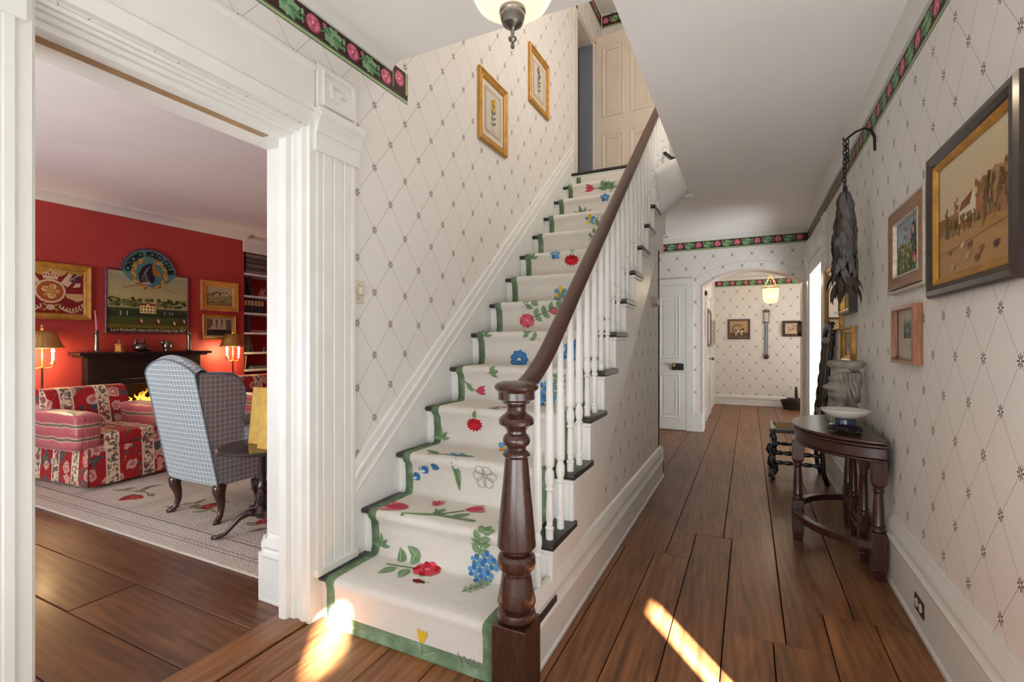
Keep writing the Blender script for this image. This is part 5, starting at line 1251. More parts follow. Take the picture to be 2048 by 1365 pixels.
bark = pm('dark_bark_leaf', S(70, 58, 52), S(36, 30, 27), 18, .75, bump=.4, bscale=50)
MB().tube([(LX, LY, 2.27), (LX, LY, 2.0), (LX, LY, 1.6)], [.012, .03, .02], 8).build('core', bark, r, smooth='all')
rr = random.Random(21); lm = {}
def leaf_mesh(kind):
    b = MB(); L = (.13, .15, .12)[kind]; Wd = (.052, .044, .036)[kind]
    def f(u, v):
        w = Wd * (min(1, (.35 + v * 1.3)) if v < .5 else (1 - ((v - .5) / .5) ** 1.6) + .02); x = (u - .5) * w
        return (x + .006 * sin(5 * v + kind), .014 * sin(pi * v) - 7 * x * x + (.012 * v if kind == 2 else 0), -L * v)
    b.grid(f, 4, 6); return b
z = 2.235; row = 0
while z > 1.63:
    t = (2.24 - z) / .62; R = .022 + .024 * min(1, t * 3) * (1 - .4 * max(0, t - .7))
    n = 7 if t < .8 else 6
    for i in range(n):
        a = 2 * pi * (i + (row % 2) * .5) / n + rr.uniform(-.12, .12)
        k = rr.choice((0, 1, 2)) if t > .5 else rr.choice((0, 1))
        mt = slate if cos(a - radians(320)) > .1 and t < .8 else bark
        key = (k, mt.name)
        if key not in lm:
            o = leaf_mesh(k).build('leaf', mt, r, world=False, smooth='all', solid=.0015); lm[key] = o.data
        else:
            o = bpy.data.objects.new('leaf', lm[key]); col.objects.link(o); o.parent = r; m_ = o.modifiers.new('solid', 'SOLIDIFY'); m_.thickness = .0015
        o.location = (R * cos(a), R * sin(a), z - 2.24); o.rotation_euler = (rr.uniform(.02, .14) + (rr.uniform(0, .3) if t > .75 else 0), rr.uniform(-.2, .2), a - pi / 2)
    z -= .038; row += 1
# ================================================================== LIVING ROOM
# ---- fireplace
MX = -6.30
bw = pm('black_mantel_paint', S(40, 32, 30), S(26, 21, 20), 8, .38, bump=.1, bscale=40)
r = thing('fireplace_mantel', 'black painted wooden mantelpiece round the lit fire', 'fireplace', (-6.35, 3.2, 0))
MB().box(XRED, -6.17, 2.50, 3.87, 1.135, 1.165).box(XRED, -6.20, 2.54, 3.83, 1.115, 1.135).build('mantel_shelf', bw, r, bevel=.006)
MB().box(XRED, MX, 2.62, 3.80, .86, 1.115).build('frieze_board', bw, r, bevel=.004)
MB().box(XRED, MX, 2.62, 2.92, 0, .86).box(XRED, MX, 3.58, 3.80, 0, .86).build('surround', bw, r, bevel=.004)
for y0 in (2.64, 3.62): MB().box(XRED, MX + .025, y0, y0 + .17, .02, .80).box(XRED, MX + .035, y0 - .01, y0 + .18, .78, .83).build('pilaster', bw, r, bevel=.005)
MB().box(MX, MX + .012, 2.92, 3.58, .80, .858).build('lintel_strip', pm('iron_strip', S(36, 30, 28), None, 10, .5), r, bevel=.003)
r = thing('log_fire', 'small log fire burning in the black firebox', 'fire', (-6.58, 3.24, 0))
lg = pm('charred_log', S(60, 42, 34), S(24, 18, 16), 14, .95, bump=.6, bscale=30)
b = MB()
for i, (dx, dz, a) in enumerate(((0, .39, .05), (-.1, .39, -.08), (-.05, .46, .12))): b = MB().tube([(-6.55 + dx, 2.98 + a * .3, dz), (-6.55 + dx, 3.26, dz + .02), (-6.55 + dx, 3.52 - a * .3, dz - .01)], .045, 10); b.build('log', lg, r, smooth='all')
b = MB()
for i in range(8): y = 2.98 + i * .075; b.tube([(-6.48, y, .33), (-6.75, y, .33)], .008, 6)
for x in (-6.48, -6.75): b.tube([(x, 2.95, .32), (x, 3.54, .32)], .01, 6)
for (x, y) in ((-6.48, 2.96), (-6.48, 3.52), (-6.75, 2.96), (-6.75, 3.52)): b.tube([(x, y, 0), (x, y, .32)], .01, 6)
b.build('grate', M['iron'], r)
ft = NT('flame'); out = ft.n['Material Output']; zz = ft.xyz(ft.objco())[2]
em = ft.node('ShaderNodeEmission'); ft.l.new(ft.ramp(ft.math('MULTIPLY', ft.math('SUBTRACT', zz, .48), 3.0), [(0, S(255, 226, 140)), (.35, S(255, 176, 60)), (.8, S(206, 84, 20)), (1, S(120, 40, 14))]), em.inputs[0]); em.inputs[1].default_value = 2.6
tr_ = ft.node('ShaderNodeBsdfTransparent'); mx = ft.node('ShaderNodeMixShader'); ft.put(mx.inputs[0], ft.math('SUBTRACT', .95, ft.math('MULTIPLY', ft.math('SUBTRACT', zz, .46, clamp=True), 2.2), clamp=True)); ft.l.new(tr_.outputs[0], mx.inputs[1]); ft.l.new(em.outputs[0], mx.inputs[2]); ft.l.new(mx.outputs[0], out.inputs['Surface'])
rr = random.Random(3)
for i in range(9):
    y = 3.04 + i * .055 + rr.uniform(-.02, .02); x = -6.58 + rr.uniform(-.05, .05); H = rr.uniform(.12, .27)
    MB().tube([(x + .02 * sin(j * 1.3 + i), y + .022 * sin(j * 1.7 + i * 2), .47 + H * j / 7) for j in range(8)], [.022, .034, .036, .030, .023, .016, .009, .002], 8).build('flame', ft.m, r, smooth='all')
add_light('fire_glow', 'POINT', (-6.5, 3.25, .62), 3, (1, .5, .18), .12)

# ---- painted polo sign
r = thing('club_sign', 'painted wooden club sign with arched top and horse-head medallion above the mantel', 'sign', (XRED, 3.264, 1.37))
pl = on_red(3.264, 1.37); W = .4465; CV, CR = .715, .303
def outline(k):
    pts = [(-W + k, k), (W - k, k), (W - k, .735 - k)]
    a0 = math.asin((.735 - k - CV) / (CR - k)) if abs(.735 - k - CV) < CR - k else 0
    pts += [((CR - k) * cos(a0 + (pi - 2 * a0) * i / 28), CV + (CR - k) * sin(a0 + (pi - 2 * a0) * i / 28)) for i in range(29)]
    pts.append((-W + k, .735 - k)); return pts
n = len(outline(0)); b = MB(); q = []
prof = [(0, 0), (0, .030), (.006, .036), (.016, .036), (.020, .026)]
for (k, d) in prof: q += [pl(u, v, d) for u, v in outline(k)]
b.add(q, [(j * n + i, j * n + (i + 1) % n, (j + 1) * n + (i + 1) % n, (j + 1) * n + i) for j in range(len(prof) - 1) for i in range(n)]); b.build('frame', pm('plum_frame_paint', S(128, 66, 84), S(92, 46, 60), 20, .35), r)
p = Pic(pl, .00022, .006); p.h = .0262
o_ = outline(.018); p.fan((0, .4), o_, S(172, 166, 116))
for i in range(6): p.rect(-W + .018, .36 + i * .065, W - .018, .36 + (i + 1) * .065, S(184 - i * 7, 172 - i * 4, 112 + i * 3)) if i < 5 else None
p.rect(-W + .018, .018, W - .018, .27, S(70, 82, 36)); p.rect(-W + .018, .018, W - .018, .11, S(104, 98, 40)); p.rect(-W + .018, .20, W - .018, .30, S(44, 62, 40)); p.rect(-W + .018, .018, W - .018, .07, S(62, 56, 28))
rr = random.Random(6)
for i in range(34): p.line([(-W + .04 + i * .025, .26), (-W + .04 + i * .025, .36)], .004, S(110, 96, 56))
for i in range(110): p.ell(rr.uniform(-W + .04, W - .04), rr.uniform(.325, .415), rr.uniform(.016, .03), .016, rr.choice([S(70, 82, 44), S(96, 104, 54), S(52, 64, 38), S(124, 126, 66)]), 0, 8)
hx = -.02; p.rect(hx - .085, .245, hx + .085, .335, S(222, 204, 132)); p.poly([(hx - .09, .335), (hx + .09, .335), (hx + .07, .362), (hx - .07, .362)], S(130, 50, 40)); p.poly([(hx - .02, .335), (hx + .02, .335), (hx, .37)], S(222, 204, 132))
for j in range(2):
    for i in range(5): p.rect(hx - .074 + i * .034, .258 + j * .04, hx - .060 + i * .034, .281 + j * .04, S(96, 70, 50))
for (x, y) in ((-.09, .135), (.09, .135), (.27, .115), (.385, .145)):
    hc = S(92, 48, 28); p.ell(x, y, .04, .014, hc, .1); p.ell(x - .05, y + .014, .016, .008, hc, -.4); p.line([(x + .02, y), (x + .055, y - .018), (x + .07, y - .035)], .006, hc); p.line([(x - .03, y), (x - .055, y - .03)], .006, hc); p.line([(x - .02, y), (x, y - .035)], .006, hc); p.line([(x + .02, y - .005), (x + .02, y - .04)], .006, hc); p.line([(x + .04, y), (x + .07, y + .01)], .005, hc); p.ell(x + .002, y + .022, .012, .014, S(228, 200, 180)); p.ell(x - .004, y + .042, .007, .007, S(214, 170, 130)); p.line([(x, y + .02), (x + .012, y - .004)], .008, S(238, 232, 214))
for x in (-.30, -.235, .16, .22, .25): p.line([(x, .215 if x < 0 else .24), (x, .265)], .010, S(200, 190, 170))
# arched panel and wreath
p.fan((0, CV + .05), [((CR - .018) * cos(pi * i / 30), CV + (CR - .018) * sin(pi * i / 30)) for i in range(31)] + [(-.20, .62), (0, .56), (.20, .62)], S(84, 128, 126))
p.line([(-.27, .53), (-.14, .57)], .012, S(150, 118, 64)); p.line([(.10, .57), (.28, .51)], .007, S(150, 118, 64))
p.ring(0, .715, 0, .155, S(70, 122, 128)); gd = [S(176, 140, 74), S(140, 106, 50), S(200, 168, 100)]
for s_ in (-1, 1):
    for i in range(15):
        a = -pi / 2 + s_ * (.15 + i * .175)
        for j in (-1, 1): p.leaf(.168 * cos(a), .715 + .168 * sin(a), .055, .024, a + s_ * (pi / 2) + j * .45, gd[(i + j) % 3], S(110, 80, 40))
p.ell(0, .545, .014, .02, gd[2])
# horse head
dk_, br = S(46, 38, 44), S(168, 104, 54)
p.fan((-.02, .70), [(-.11, .60), (-.12, .70), (-.08, .79), (-.02, .83), (.03, .84), (.05, .80), (.045, .72), (.055, .64), (.02, .60), (-.04, .585)], dk_)
p.fan((.06, .74), [(.02, .80), (.045, .83), (.06, .80), (.10, .745), (.135, .705), (.13, .685), (.10, .682), (.06, .71), (.035, .70), (.03, .74)], br); p.leaf(.03, .81, .045, .02, 1.5, br); p.ell(.062, .77, .006, .005, S(20, 16, 14)); p.ell(.125, .695, .005, .004, S(40, 24, 20))
for i in range(9): p.line([(.01 - i * .008, .82 - i * .014), (-.05 - i * .006, .76 - i * .017), (-.03 + i * .004, .66 - i * .006)], .004, S(150, 150, 160) if i % 2 else S(86, 78, 88))
p.poly([(-.11, .60), (-.04, .58), (.03, .595), (-.02, .62)], S(176, 160, 150))
p.build('painted_face', M['paint'], r)
# lettering round the arch
txt = 'OXFORD POLO CLUB'; b = MB(); b.col = S(26, 24, 24); n = len(txt)
for i, ch in enumerate(txt):
    if ch == ' ': continue
    a = pi / 2 + (n / 2 - .5 - i) * .187
    def pl2(u, v, h, a=a):
        R_ = .202 + v; t_ = a - pi / 2; return pl(R_ * cos(a) + u * cos(t_), CV + R_ * sin(a) + u * sin(t_), h)
    vs_, fs = text_mesh(ch, .088, pl2, .0335, 'CENTER', 0, .0025); b.add(vs_, fs)
b.build('arched_lettering', M['print'], r)
b = MB(); b.col = S(214, 206, 178); vs_, fs = text_mesh("Lord Rothwell's team wins the County Cup 1827", .054, lambda u, v, h: pl(u * .74, .030 + v, h), .0335, 'CENTER', .25); b.add(vs_, fs); b.build('caption_lettering', M['print'], r)

# ---- needlework picture and two frames
def art_heraldic(p, w, h):
    a, c = w / 2, h / 2; rd = S(136, 40, 34); cr = S(226, 200, 164); gd = S(196, 150, 70); br_ = S(170, 92, 50)
    p.rect(-a, -c, a, c, rd)
    for i in range(4): p.fan((-a + (i + .5) * w / 4, c), [(-a + (i + .5) * w / 4 + w / 8 * cos(t), c - .07 * sin(t)) for t in [pi * j / 10 for j in range(11)]], gd if i % 2 else S(206, 172, 96))
    p.ell(0, 0, .125, .125, cr); p.ell(0, 0, .108, .105, br_); 
    for (x, y, k) in ((-.04, .02, .03), (.02, .045, .03), (.01, -.045, .034), (.055, .0, .02)): p.ell(x, y, k, k * .9, cr); p.ell(x, y, k * .5, k * .4, S(206, 150, 110))
    for i in range(5): p.leaf(0, .0, .08, .03, i * 1.3, gd)
    p.rect(-.06, .125, .06, .145, cr)
    for i in range(5): p.ell(-.048 + i * .024, .165, .016, .022, cr); p.ell(-.048 + i * .024, .165, .007, .01, rd)
    p.line([(-.03, .19), (0, .21), (.03, .19)], .008, cr); p.line([(0, .2), (0, .24)], .006, cr)
    for s_ in (-1, 1):
        p.poly([(s_ * .08, .09), (s_ * .14, .05), (s_ * .21, .15), (s_ * .15, .20)], cr); p.poly([(s_ * .15, .12), (s_ * .20, .09), (s_ * .25, .17), (s_ * .19, .20)], S(70, 60, 84)); p.line([(s_ * .16, .125), (s_ * .235, .19)], .008, cr); p.line([(s_ * .19, .10), (s_ * .205, .195)], .008, S(196, 80, 70)); p.poly([(s_ * .18, .05), (s_ * .24, .06), (s_ * .25, .10), (s_ * .21, .10)], cr)
        p.fan((s_ * .22, -.02), [(s_ * .12, -.02), (s_ * .3, -.01), (s_ * .29, -.07), (s_ * .22, -.10), (s_ * .13, -.06)], S(214, 180, 120))
        p.line([(s_ * .06, -.16), (s_ * .16, -.20), (s_ * .25, -.18), (s_ * .29, -.10)], .006, gd)
        for i in range(9): t = i / 8; x = .07 + .21 * t; y = -.165 - .045 * sin(pi * t) + .05 * t * t; p.leaf(s_ * x, y, .04, .014, 1.2 if s_ > 0 else 1.9, cr); p.leaf(s_ * x, y, .04, .014, -.6 if s_ > 0 else 3.7, cr)
    p.ell(0, -.165, .035, .03, cr); p.ring(0, -.165, .012, .016, S(206, 150, 110), n=12)
    for t in (.5, 2.6, 3.6, 5.8): p.leaf(.03 * cos(t), -.165 + .03 * sin(t), .05, .02, t, gd)
picture('heraldic_needlework', 'red heraldic needlework with crown and flags in a deep gold frame', 'picture', on_red(2.36, 1.80), .67, .58, [(scoop(.065, .05), M['goldwood'])], art_heraldic)
def art_farm(p, w, h):
    a, c = w / 2, h / 2; p.rect(-a, -c, a, c, S(186, 176, 140)); p.rect(-a, -c, a, c * .1, S(150, 138, 92)); p.fan((0, c * .3), [(-a, c * .1), (-a * .3, c * .5), (a * .3, c * .35), (a, c * .1)], S(120, 112, 84))
    for x in (-.06, .02, .07): p.rect(x, 0, x + .04, c * .3, S(226, 214, 186)); p.poly([(x, c * .3), (x + .04, c * .3), (x + .02, c * .5)], S(96, 70, 54)); p.rect(x + .012, 0, x + .024, c * .16, S(110, 60, 46))
    p.line([(-a, -c * .2), (0, -c * .1), (a, -c * .4)], .006, S(206, 194, 150)); p.line([(-a, -c * .6), (a * .2, -c * .4), (a, -c * .7)], .006, S(206, 194, 150))
    for (x, y) in ((-.1, -.6), (.05, -.5), (.08, -.3)): p.ell(x, y * c, .014, .008, S(60, 50, 44)); p.line([(x, y * c), (x, y * c - .014)], .008, S(60, 50, 44))
maple = pm('birds_eye_maple', S(206, 150, 78), S(168, 112, 50), 40, .35, coat=.3)
picture('farm_picture', 'farmyard picture in a wide golden maple frame, above the ship picture', 'picture', on_red(4.122, 1.893), .51, .395, [([(0, 0), (0, .03), (.006, .034), (.07, .022), (.075, .016), (.078, .010)], maple)], art_farm)
def art_ship(p, w, h):
    a, c = w / 2, h / 2; p.rect(-a, -c, a, c, S(196, 186, 152)); p.rect(-a + .02, -c + .02, a - .02, c - .02, S(120, 108, 92)); p.rect(-a + .02, -c + .02, a - .02, -c * .3, S(70, 62, 54)); p.poly([(-.11, -c * .28), (.11, -c * .28), (.09, -c * .5), (-.09, -c * .5)], S(50, 42, 38))
    for x in (-.07, 0, .065):
        p.line([(x, -c * .3), (x, c * .72)], .004, S(70, 58, 48))
        for j in range(4): k = .032 - .005 * j; p.poly([(x - k, -c * .2 + j * .035), (x + k, -c * .2 + j * .035), (x + k * .9, -c * .2 + (j + .85) * .035), (x - k * .9, -c * .2 + (j + .85) * .035)], S(222, 206, 168))
    p.poly([(-.1, -c * .2), (-.15, -c * .25), (-.08, c * .3)], S(206, 190, 150))
picture('ship_picture', 'three-masted ship picture in a gilt frame behind the lamp', 'picture', on_red(4.115, 1.473), .45, .335, [(scoop(.04, .03), M['goldwood'])], art_ship)

# ---- things on the mantel
def candlestick(y, candle, label):
    r = thing('candlestick', label, 'candlestick', (-6.27, y, 1.165)); c = (-6.27, y, 1.165)
    MB().lathe([(.036, 0), (.038, .004), (.034, .010), (.026, .02), (.024, .04), (.022, .16), (.024, .19), (.026, .20), (.018, .212), (.022, .222), (.020, .238), (.012, .24), (.012, .232)], c, 20).build('column', M['pewter'], r, smooth=True)
    MB().box(c[0] - .04, c[0] + .04, c[1] - .04, c[1] + .04, 1.165, 1.172).build('base', M['pewter'], r, bevel=.003)
    if candle: MB().tube([(c[0], c[1], c[2] + .234), (c[0], c[1] - .004, c[2] + .34), (c[0], c[1] - .016, c[2] + .45)], [.011, .010, .006], 10).build('candle', pm('pink_wax', S(206, 132, 132), S(196, 120, 122), 10, .4), r, smooth=True)
candlestick(2.69, True, 'silver candlestick with a leaning pink candle at one end of the mantel')
candlestick(3.64, False, 'silver candlestick without a candle on the mantel near the bookshelf')
r = thing('brass_box', 'small brass octagonal box with a finial lid on the mantel', 'box', (-6.27, 2.895, 1.165))
b = MB(); b.lathe([(.044, 0), (.044, .008), (.038, .012), (.038, .072), (.046, .078), (.046, .084)], (-6.27, 2.895, 1.165), 8); b.build('body', M['brass'], r)
MB().lathe([(.046, .084), (.034, .094), (.014, .100), (.008, .106), (.011, .114), (.014, .124), (.008, .134), (0, .146)], (-6.27, 2.895, 1.165), 8).build('lid', M['brass'], r)
r = thing('fox_head_cup', 'polished pewter fox-head cup with pricked ears on the mantel', 'cup', (-6.27, 3.118, 1.165))
b = MB(); b.ell((-6.27, 3.115, 1.215), (.055, .075, .050), 18, 12); b.ell((-6.25, 3.165, 1.195), (.03, .045, .028), 14, 10); b.build('head', M['pewter'], r, smooth='all')
for dy in (-.045, .03): MB().lathe([(.026, 0), (.024, .02), (.014, .05), (0, .085)], (-6.275, 3.11 + dy, 1.245), 10, .5, 1).build('ear', M['pewter'], r, smooth='all')
r = thing('pewter_jug', 'squat pewter animal-head jug on the mantel', 'jug', (-6.27, 3.385, 1.165))
MB().lathe([(.03, 0), (.034, .006), (.03, .014), (.044, .04), (.05, .07), (.044, .10), (.034, .12), (.036, .128), (.03, .128)], (-6.27, 3.385, 1.165), 20).build('body', M['pewter'], r, smooth='all')
MB().ell((-6.26, 3.34, 1.27), (.024, .034, .026), 12, 8).tube([(-6.27, 3.43, 1.20), (-6.27, 3.455, 1.23), (-6.27, 3.445, 1.27), (-6.27, 3.415, 1.28)], .007, 8).build('handle', M['pewter'], r, smooth='all')

# ---- floor lamps
def floor_lamp(x, y, label):
    r = thing('floor_lamp', label, 'lamp', (x, y, 0))
    dkb = pm('bronzed_pole', S(70, 50, 36), S(48, 34, 26), 20, .4, .6)
    MB().lathe([(.13, 0), (.13, .012), (.10, .022), (.03, .03), (.018, .05), (.012, .08)], (x, y, .0), 24).build('base', dkb, r, smooth=True)
    MB().tube([(x, y, .06), (x, y, 1.02)], .009, 10).build('pole', dkb, r, smooth=True)
    MB().tube([(x, y, 1.02), (x, y, 1.40)], .006, 8).build('stem', M['brass'], r, smooth=True)
    MB().lathe([(.004, 0), (.012, .006), (.016, .02), (.008, .03), (.014, .036), (.012, .05), (.004, .058), (0, .064)], (x, y, 1.392), 14).build('finial', M['brass'], r, smooth=True)
    b = MB(); n = 72; q = []
    for (z, sx, sy, w_) in ((1.385, .065, .095, .004), (1.30, .085, .13, .006), (1.232, .10, .158, .008), (1.224, .106, .168, .012), (1.218, .108, .170, .012)):
        for i in range(n): a = 2 * pi * i / n; k = 1 + w_ * 3 * cos(a * 24); q.append((x + sx * k * cos(a), y + sy * k * sin(a), z))
    b.add(q, [(j * n + i, j * n + (i + 1) % n, (j + 1) * n + (i + 1) % n, (j + 1) * n + i) for j in range(4) for i in range(n)]); b.build('shade', M['brass'], r, smooth='all', solid=.002)
    for s_ in (-1, 1):
        MB().tube([(x, y, 1.035), (x, y + s_ * .04, 1.02), (x, y + s_ * .075, 1.03), (x, y + s_ * .082, 1.06)], .006, 8).build('arm', M['brass'], r, smooth=True)
        MB().lathe([(.008, 0), (.022, .006), (.018, .016), (.012, .03), (.012, .04)], (x, y + s_ * .082, 1.055), 14).build('socket', M['brass'], r, smooth=True)
        MB().lathe([(.012, 0), (.012, .075), (0, .076)], (x, y + s_ * .082, 1.095), 12).build('candle_sleeve', emit('glowing_sleeve', S(255, 226, 176), 1.6), r, smooth=True)
        MB().lathe([(.008, 0), (.015, .012), (.014, .028), (.004, .05), (0, .053)], (x, y + s_ * .082, 1.171), 12).build('bulb', emit('lamp_bulb', S(255, 214, 150), 14), r, smooth=True)
    add_light('lamp_glow', 'POINT', (x + .02, y, 1.14), 14, (1, .74, .36), .06)
floor_lamp(-6.2, 2.22, 'brass candle floor lamp beside the heraldic needlework')
floor_lamp(-6.2, 4.165, 'brass candle floor lamp beside the bookshelf')

# ---- bookshelf in the alcove
r = thing('bookshelf', 'white built-in bookshelf lining the red alcove', 'bookshelf', (-6.6, 5.1, 0))
for z in (2.264, 1.945, 1.698, 1.415, 1.131, .884, .599): MB().box(XRED - .40, XRED - .002, 4.479, 5.748, z - .03, z).build('shelf', M['white'], r, bevel=.003)
MB().box(XRED - .06, XRED + .012, 4.46, 5.748, 2.56, 2.80).box(XRED - .06, XRED + .04, 4.46, 5.748, 2.72, 2.76).build('cornice', M['white'], r, bevel=.006)
bcols = [S(60, 46, 46), S(44, 40, 48), S(92, 52, 40), S(54, 58, 56), S(36, 34, 36)]
bm_ = [pm('book_cloth_%d' % i, c, None, 40, .6) for i, c in enumerate(bcols)]; paper = pm('page_edges', S(206, 194, 168), S(180, 168, 142), 80, .8); buff = pm('buff_spine', S(206, 178, 120), S(186, 156, 98), 30, .6)
def book(y, z, t, h, d=.2, tilt=0.0, mt=None, label=None, group='books in the alcove', band=False):
    m_ = mt or random.choice(bm_)
    o = thing('book', label, 'book', (XRED - .03, y, z), 0, group); o.rotation_euler = (tilt, 0, 0)
    MB().box(-d, 0, 0, .003, 0, h).box(-d, 0, t - .003, t, 0, h).box(-.003, .004, 0, t, 0, h).build('cover', m_, o, world=False, bevel=.0015)
    MB().box(-d + .004, -.004, .003, t - .003, .004, h - .004).build('pages', paper, o, world=False)
    if band: MB().box(.003, .0052, .003, t - .003, h * .55, h * .92).build('spine_label', buff, o, world=False)
    return o
ORD = 'first second third fourth fifth sixth seventh eighth ninth tenth eleventh twelfth thirteenth fourteenth fifteenth sixteenth seventeenth eighteenth nineteenth twentieth twenty-first twenty-second twenty-third twenty-fourth'.split()
def magazines(y0, z, n, w, label, group, seed):
    rr = random.Random(seed)
    for i in range(n):
        o = thing('magazine', ORD[i] + ' magazine from the bottom of the ' + label, 'magazine', (XRED - .03, y0, z + i * .0115), rr.uniform(-.03, .03), group); dx = rr.uniform(-.015, .01)
        c = rr.choice([S(64, 66, 86), S(196, 190, 180), S(96, 88, 96), S(150, 146, 146), S(48, 48, 66), S(178, 160, 140)])
        MB().box(-.24 + dx, dx, 0, w, 0, .0108).build('pages', pm('magazine_%d' % i, c, tuple(v * .6 for v in c[:3]) + (1,), 60, .4), o, world=False, bevel=.001)
magazines(4.53, 2.264, 24, .32, 'stack on the top alcove shelf', 'magazines on the top shelf', 1)
book(4.505, 1.945, .04, .26, tilt=.10, mt=bm_[1], label='dark book leaning at the end of the second shelf'); book(4.60, 1.945, .05, .27, tilt=.22, mt=bm_[4], label='thick dark book leaning on the second shelf'); 
for i in range(6): book(4.50 + i * .052, 1.698, .044, .19, mt=bm_[1] if i % 2 else bm_[3], band=True, label=ORD[i] + ' dark volume with buff spine label from the chimney wall, third shelf', group='labelled volumes on the third shelf')
for (y, z, n) in ((4.49, 1.415, 2), (4.49, 1.131, 2)):
    for i in range(n): book(y + i * .055, z, .046, .23, mt=bm_[i * 3], label=('tall dark book upright on the ' + ('fourth' if z > 1.3 else 'fifth') + ' shelf, ' + ('nearest' if i == 0 else 'second from') + ' the chimney wall'), group='upright books on the fourth shelf' if z > 1.3 else 'upright books on the fifth shelf')
book(4.615, 1.131, .03, .14, tilt=.15, mt=bm_[1], label='small dark book leaning on the fifth shelf')
book(4.50, .884, .018, .2, tilt=-.12, mt=buff, label='thin buff book leaning on the sixth shelf')
for i in range(4): book(4.50 + i * .045, .599, .04, .2, mt=buff, label=ORD[i] + ' buff-spined book from the chimney wall on the lowest visible shelf', group='buff books on the lowest shelf')
magazines(4.74, .599, 14, .3, 'stack on the lowest visible shelf', 'magazines on the lowest shelf', 4)
magazines(4.62, .884, 4, .34, 'flat pile on the sixth shelf', 'magazines on the sixth shelf', 5)
magazines(4.60, 1.415, 3, .34, 'flat pile on the fourth shelf', 'magazines on the fourth shelf', 6)
r = thing('ship_model', 'tiny pale ship model with curved sails on the second shelf', 'ornament', (-6.5, 4.80, 1.945))
MB().prism([(-.06, .02), (-.05, 0), (.05, 0), (.07, .03)], (-6.51, 4.80, 1.945), (0, 1, 0), (0, 0, 1), (.03, 0, 0)).build('hull', pm('pale_wood', S(176, 140, 96)), r)
for dy in (-.03, 0, .03): MB().tube([(-6.495, 4.80 + dy, 1.96), (-6.495, 4.815 + dy, 2.02), (-6.495, 4.845 + dy, 2.08)], [.004, .006, .001], 6).build('sail', pm('ivory', S(206, 190, 170)), r, smooth='all')
r = thing('grey_ornament', 'small grey ornament on the fifth shelf', 'ornament', (-6.5, 4.83, 1.131))
MB().lathe([(.03, 0), (.035, .01), (.018, .03), (.022, .05), (.008, .07), (0, .075)], (-6.5, 4.85, 1.131), 14).build('body', M['pewter'], r, smooth='all')

# ---- floral armchairs
def floral(name):
    t = NT(name); co = t.objco(); x, y, z = t.xyz(co); nrm = t.node('ShaderNodeNewGeometry').outputs['Normal']; nn = t.xyz(nrm)
    side = t.math('GREATER_THAN', t.math('ABSOLUTE', nn[1]), .75)
    u = t.math('ADD', t.math('MULTIPLY', y, t.math('SUBTRACT', 1.0, side)), t.math('MULTIPLY', x, side))
    ff = t.math('FRACT', t.math('ADD', t.math('DIVIDE', u, .29), .12))
    stripe = t.math('LESS_THAN', t.math('ABSOLUTE', t.math('SUBTRACT', ff, .5)), .155)
    edge = t.math('LESS_THAN', t.math('ABSOLUTE', t.math('SUBTRACT', t.math('ABSOLUTE', t.math('SUBTRACT', ff, .5)), .165)), .018)
    v1 = t.node('ShaderNodeTexVoronoi'); v1.inputs['Scale'].default_value = 7.0; t.l.new(co, v1.inputs['Vector'])
    n1 = t.noise(co, 26, 3, .6, .6); n2 = t.noise(t.mapping(co, (1, 1, 1), (7, 3, 1)), 9, 2, .5, 1.2); n3 = t.noise(t.mapping(co, (1, 1, 1), (2, 9, 4)), 34, 3, .6, .5)
    red = t.mix(n1, S(150, 24, 30), S(176, 36, 38))
    c = t.mix(t.math('GREATER_THAN', n2, .57), red, S(66, 84, 92))
    c = t.mix(t.math('MULTIPLY', t.math('GREATER_THAN', n2, .56), t.math('GREATER_THAN', n3, .56)), c, S(120, 104, 78))
    d = t.math('ADD', v1.outputs['Distance'], t.math('MULTIPLY', t.math('SUBTRACT', n1, .5), .5))
    fl_ = t.math('LESS_THAN', d, .36); fl2 = t.math('LESS_THAN', d, .24); fl3 = t.math('LESS_THAN', d, .12)
    c = t.mix(t.math('MULTIPLY', fl_, .85), c, S(214, 178, 158)); c = t.mix(fl2, c, S(186, 104, 104)); c = t.mix(fl3, c, S(232, 206, 180))
    cream_ = t.mix(t.math('GREATER_THAN', n3, .52), S(226, 206, 176), S(98, 92, 80))
    cream_ = t.mix(t.math('GREATER_THAN', n2, .62), cream_, S(150, 84, 84))
    c = t.mix(stripe, c, cream_); c = t.mix(edge, c, S(232, 212, 186))
    t.base(c); t.rough(.75); t.spec(.2); t.b.inputs['Sheen Weight'].default_value = .15
    t.bump(t.noise(co, 7, 3), .25, .02); return t.m
FLO = floral('floral_stripe_fabric')
t = NT('pink_striped_silk'); co = t.objco(); x, y, z = t.xyz(co)
g = t.math('ADD', z, t.math('MULTIPLY', t.math('SUBTRACT', t.noise(co, 6, 2), .5), .05))
sf = t.math('FRACT', t.math('DIVIDE', g, .118))
t.base(t.ramp(sf, [(0, S(176, 86, 96)), (.50, S(196, 104, 110)), (.56, S(222, 196, 170)), (.62, S(120, 108, 84)), (.76, S(110, 98, 78)), (.82, S(222, 196, 170)), (.88, S(190, 98, 104)), (1, S(176, 86, 96))])); t.rough(.4); t.b.inputs['Sheen Weight'].default_value = .3
t.bump(t.noise(t.mapping(co, (3, 14, 5)), 2.0, 3, .5, .6), .5, .03); PINK = t.m
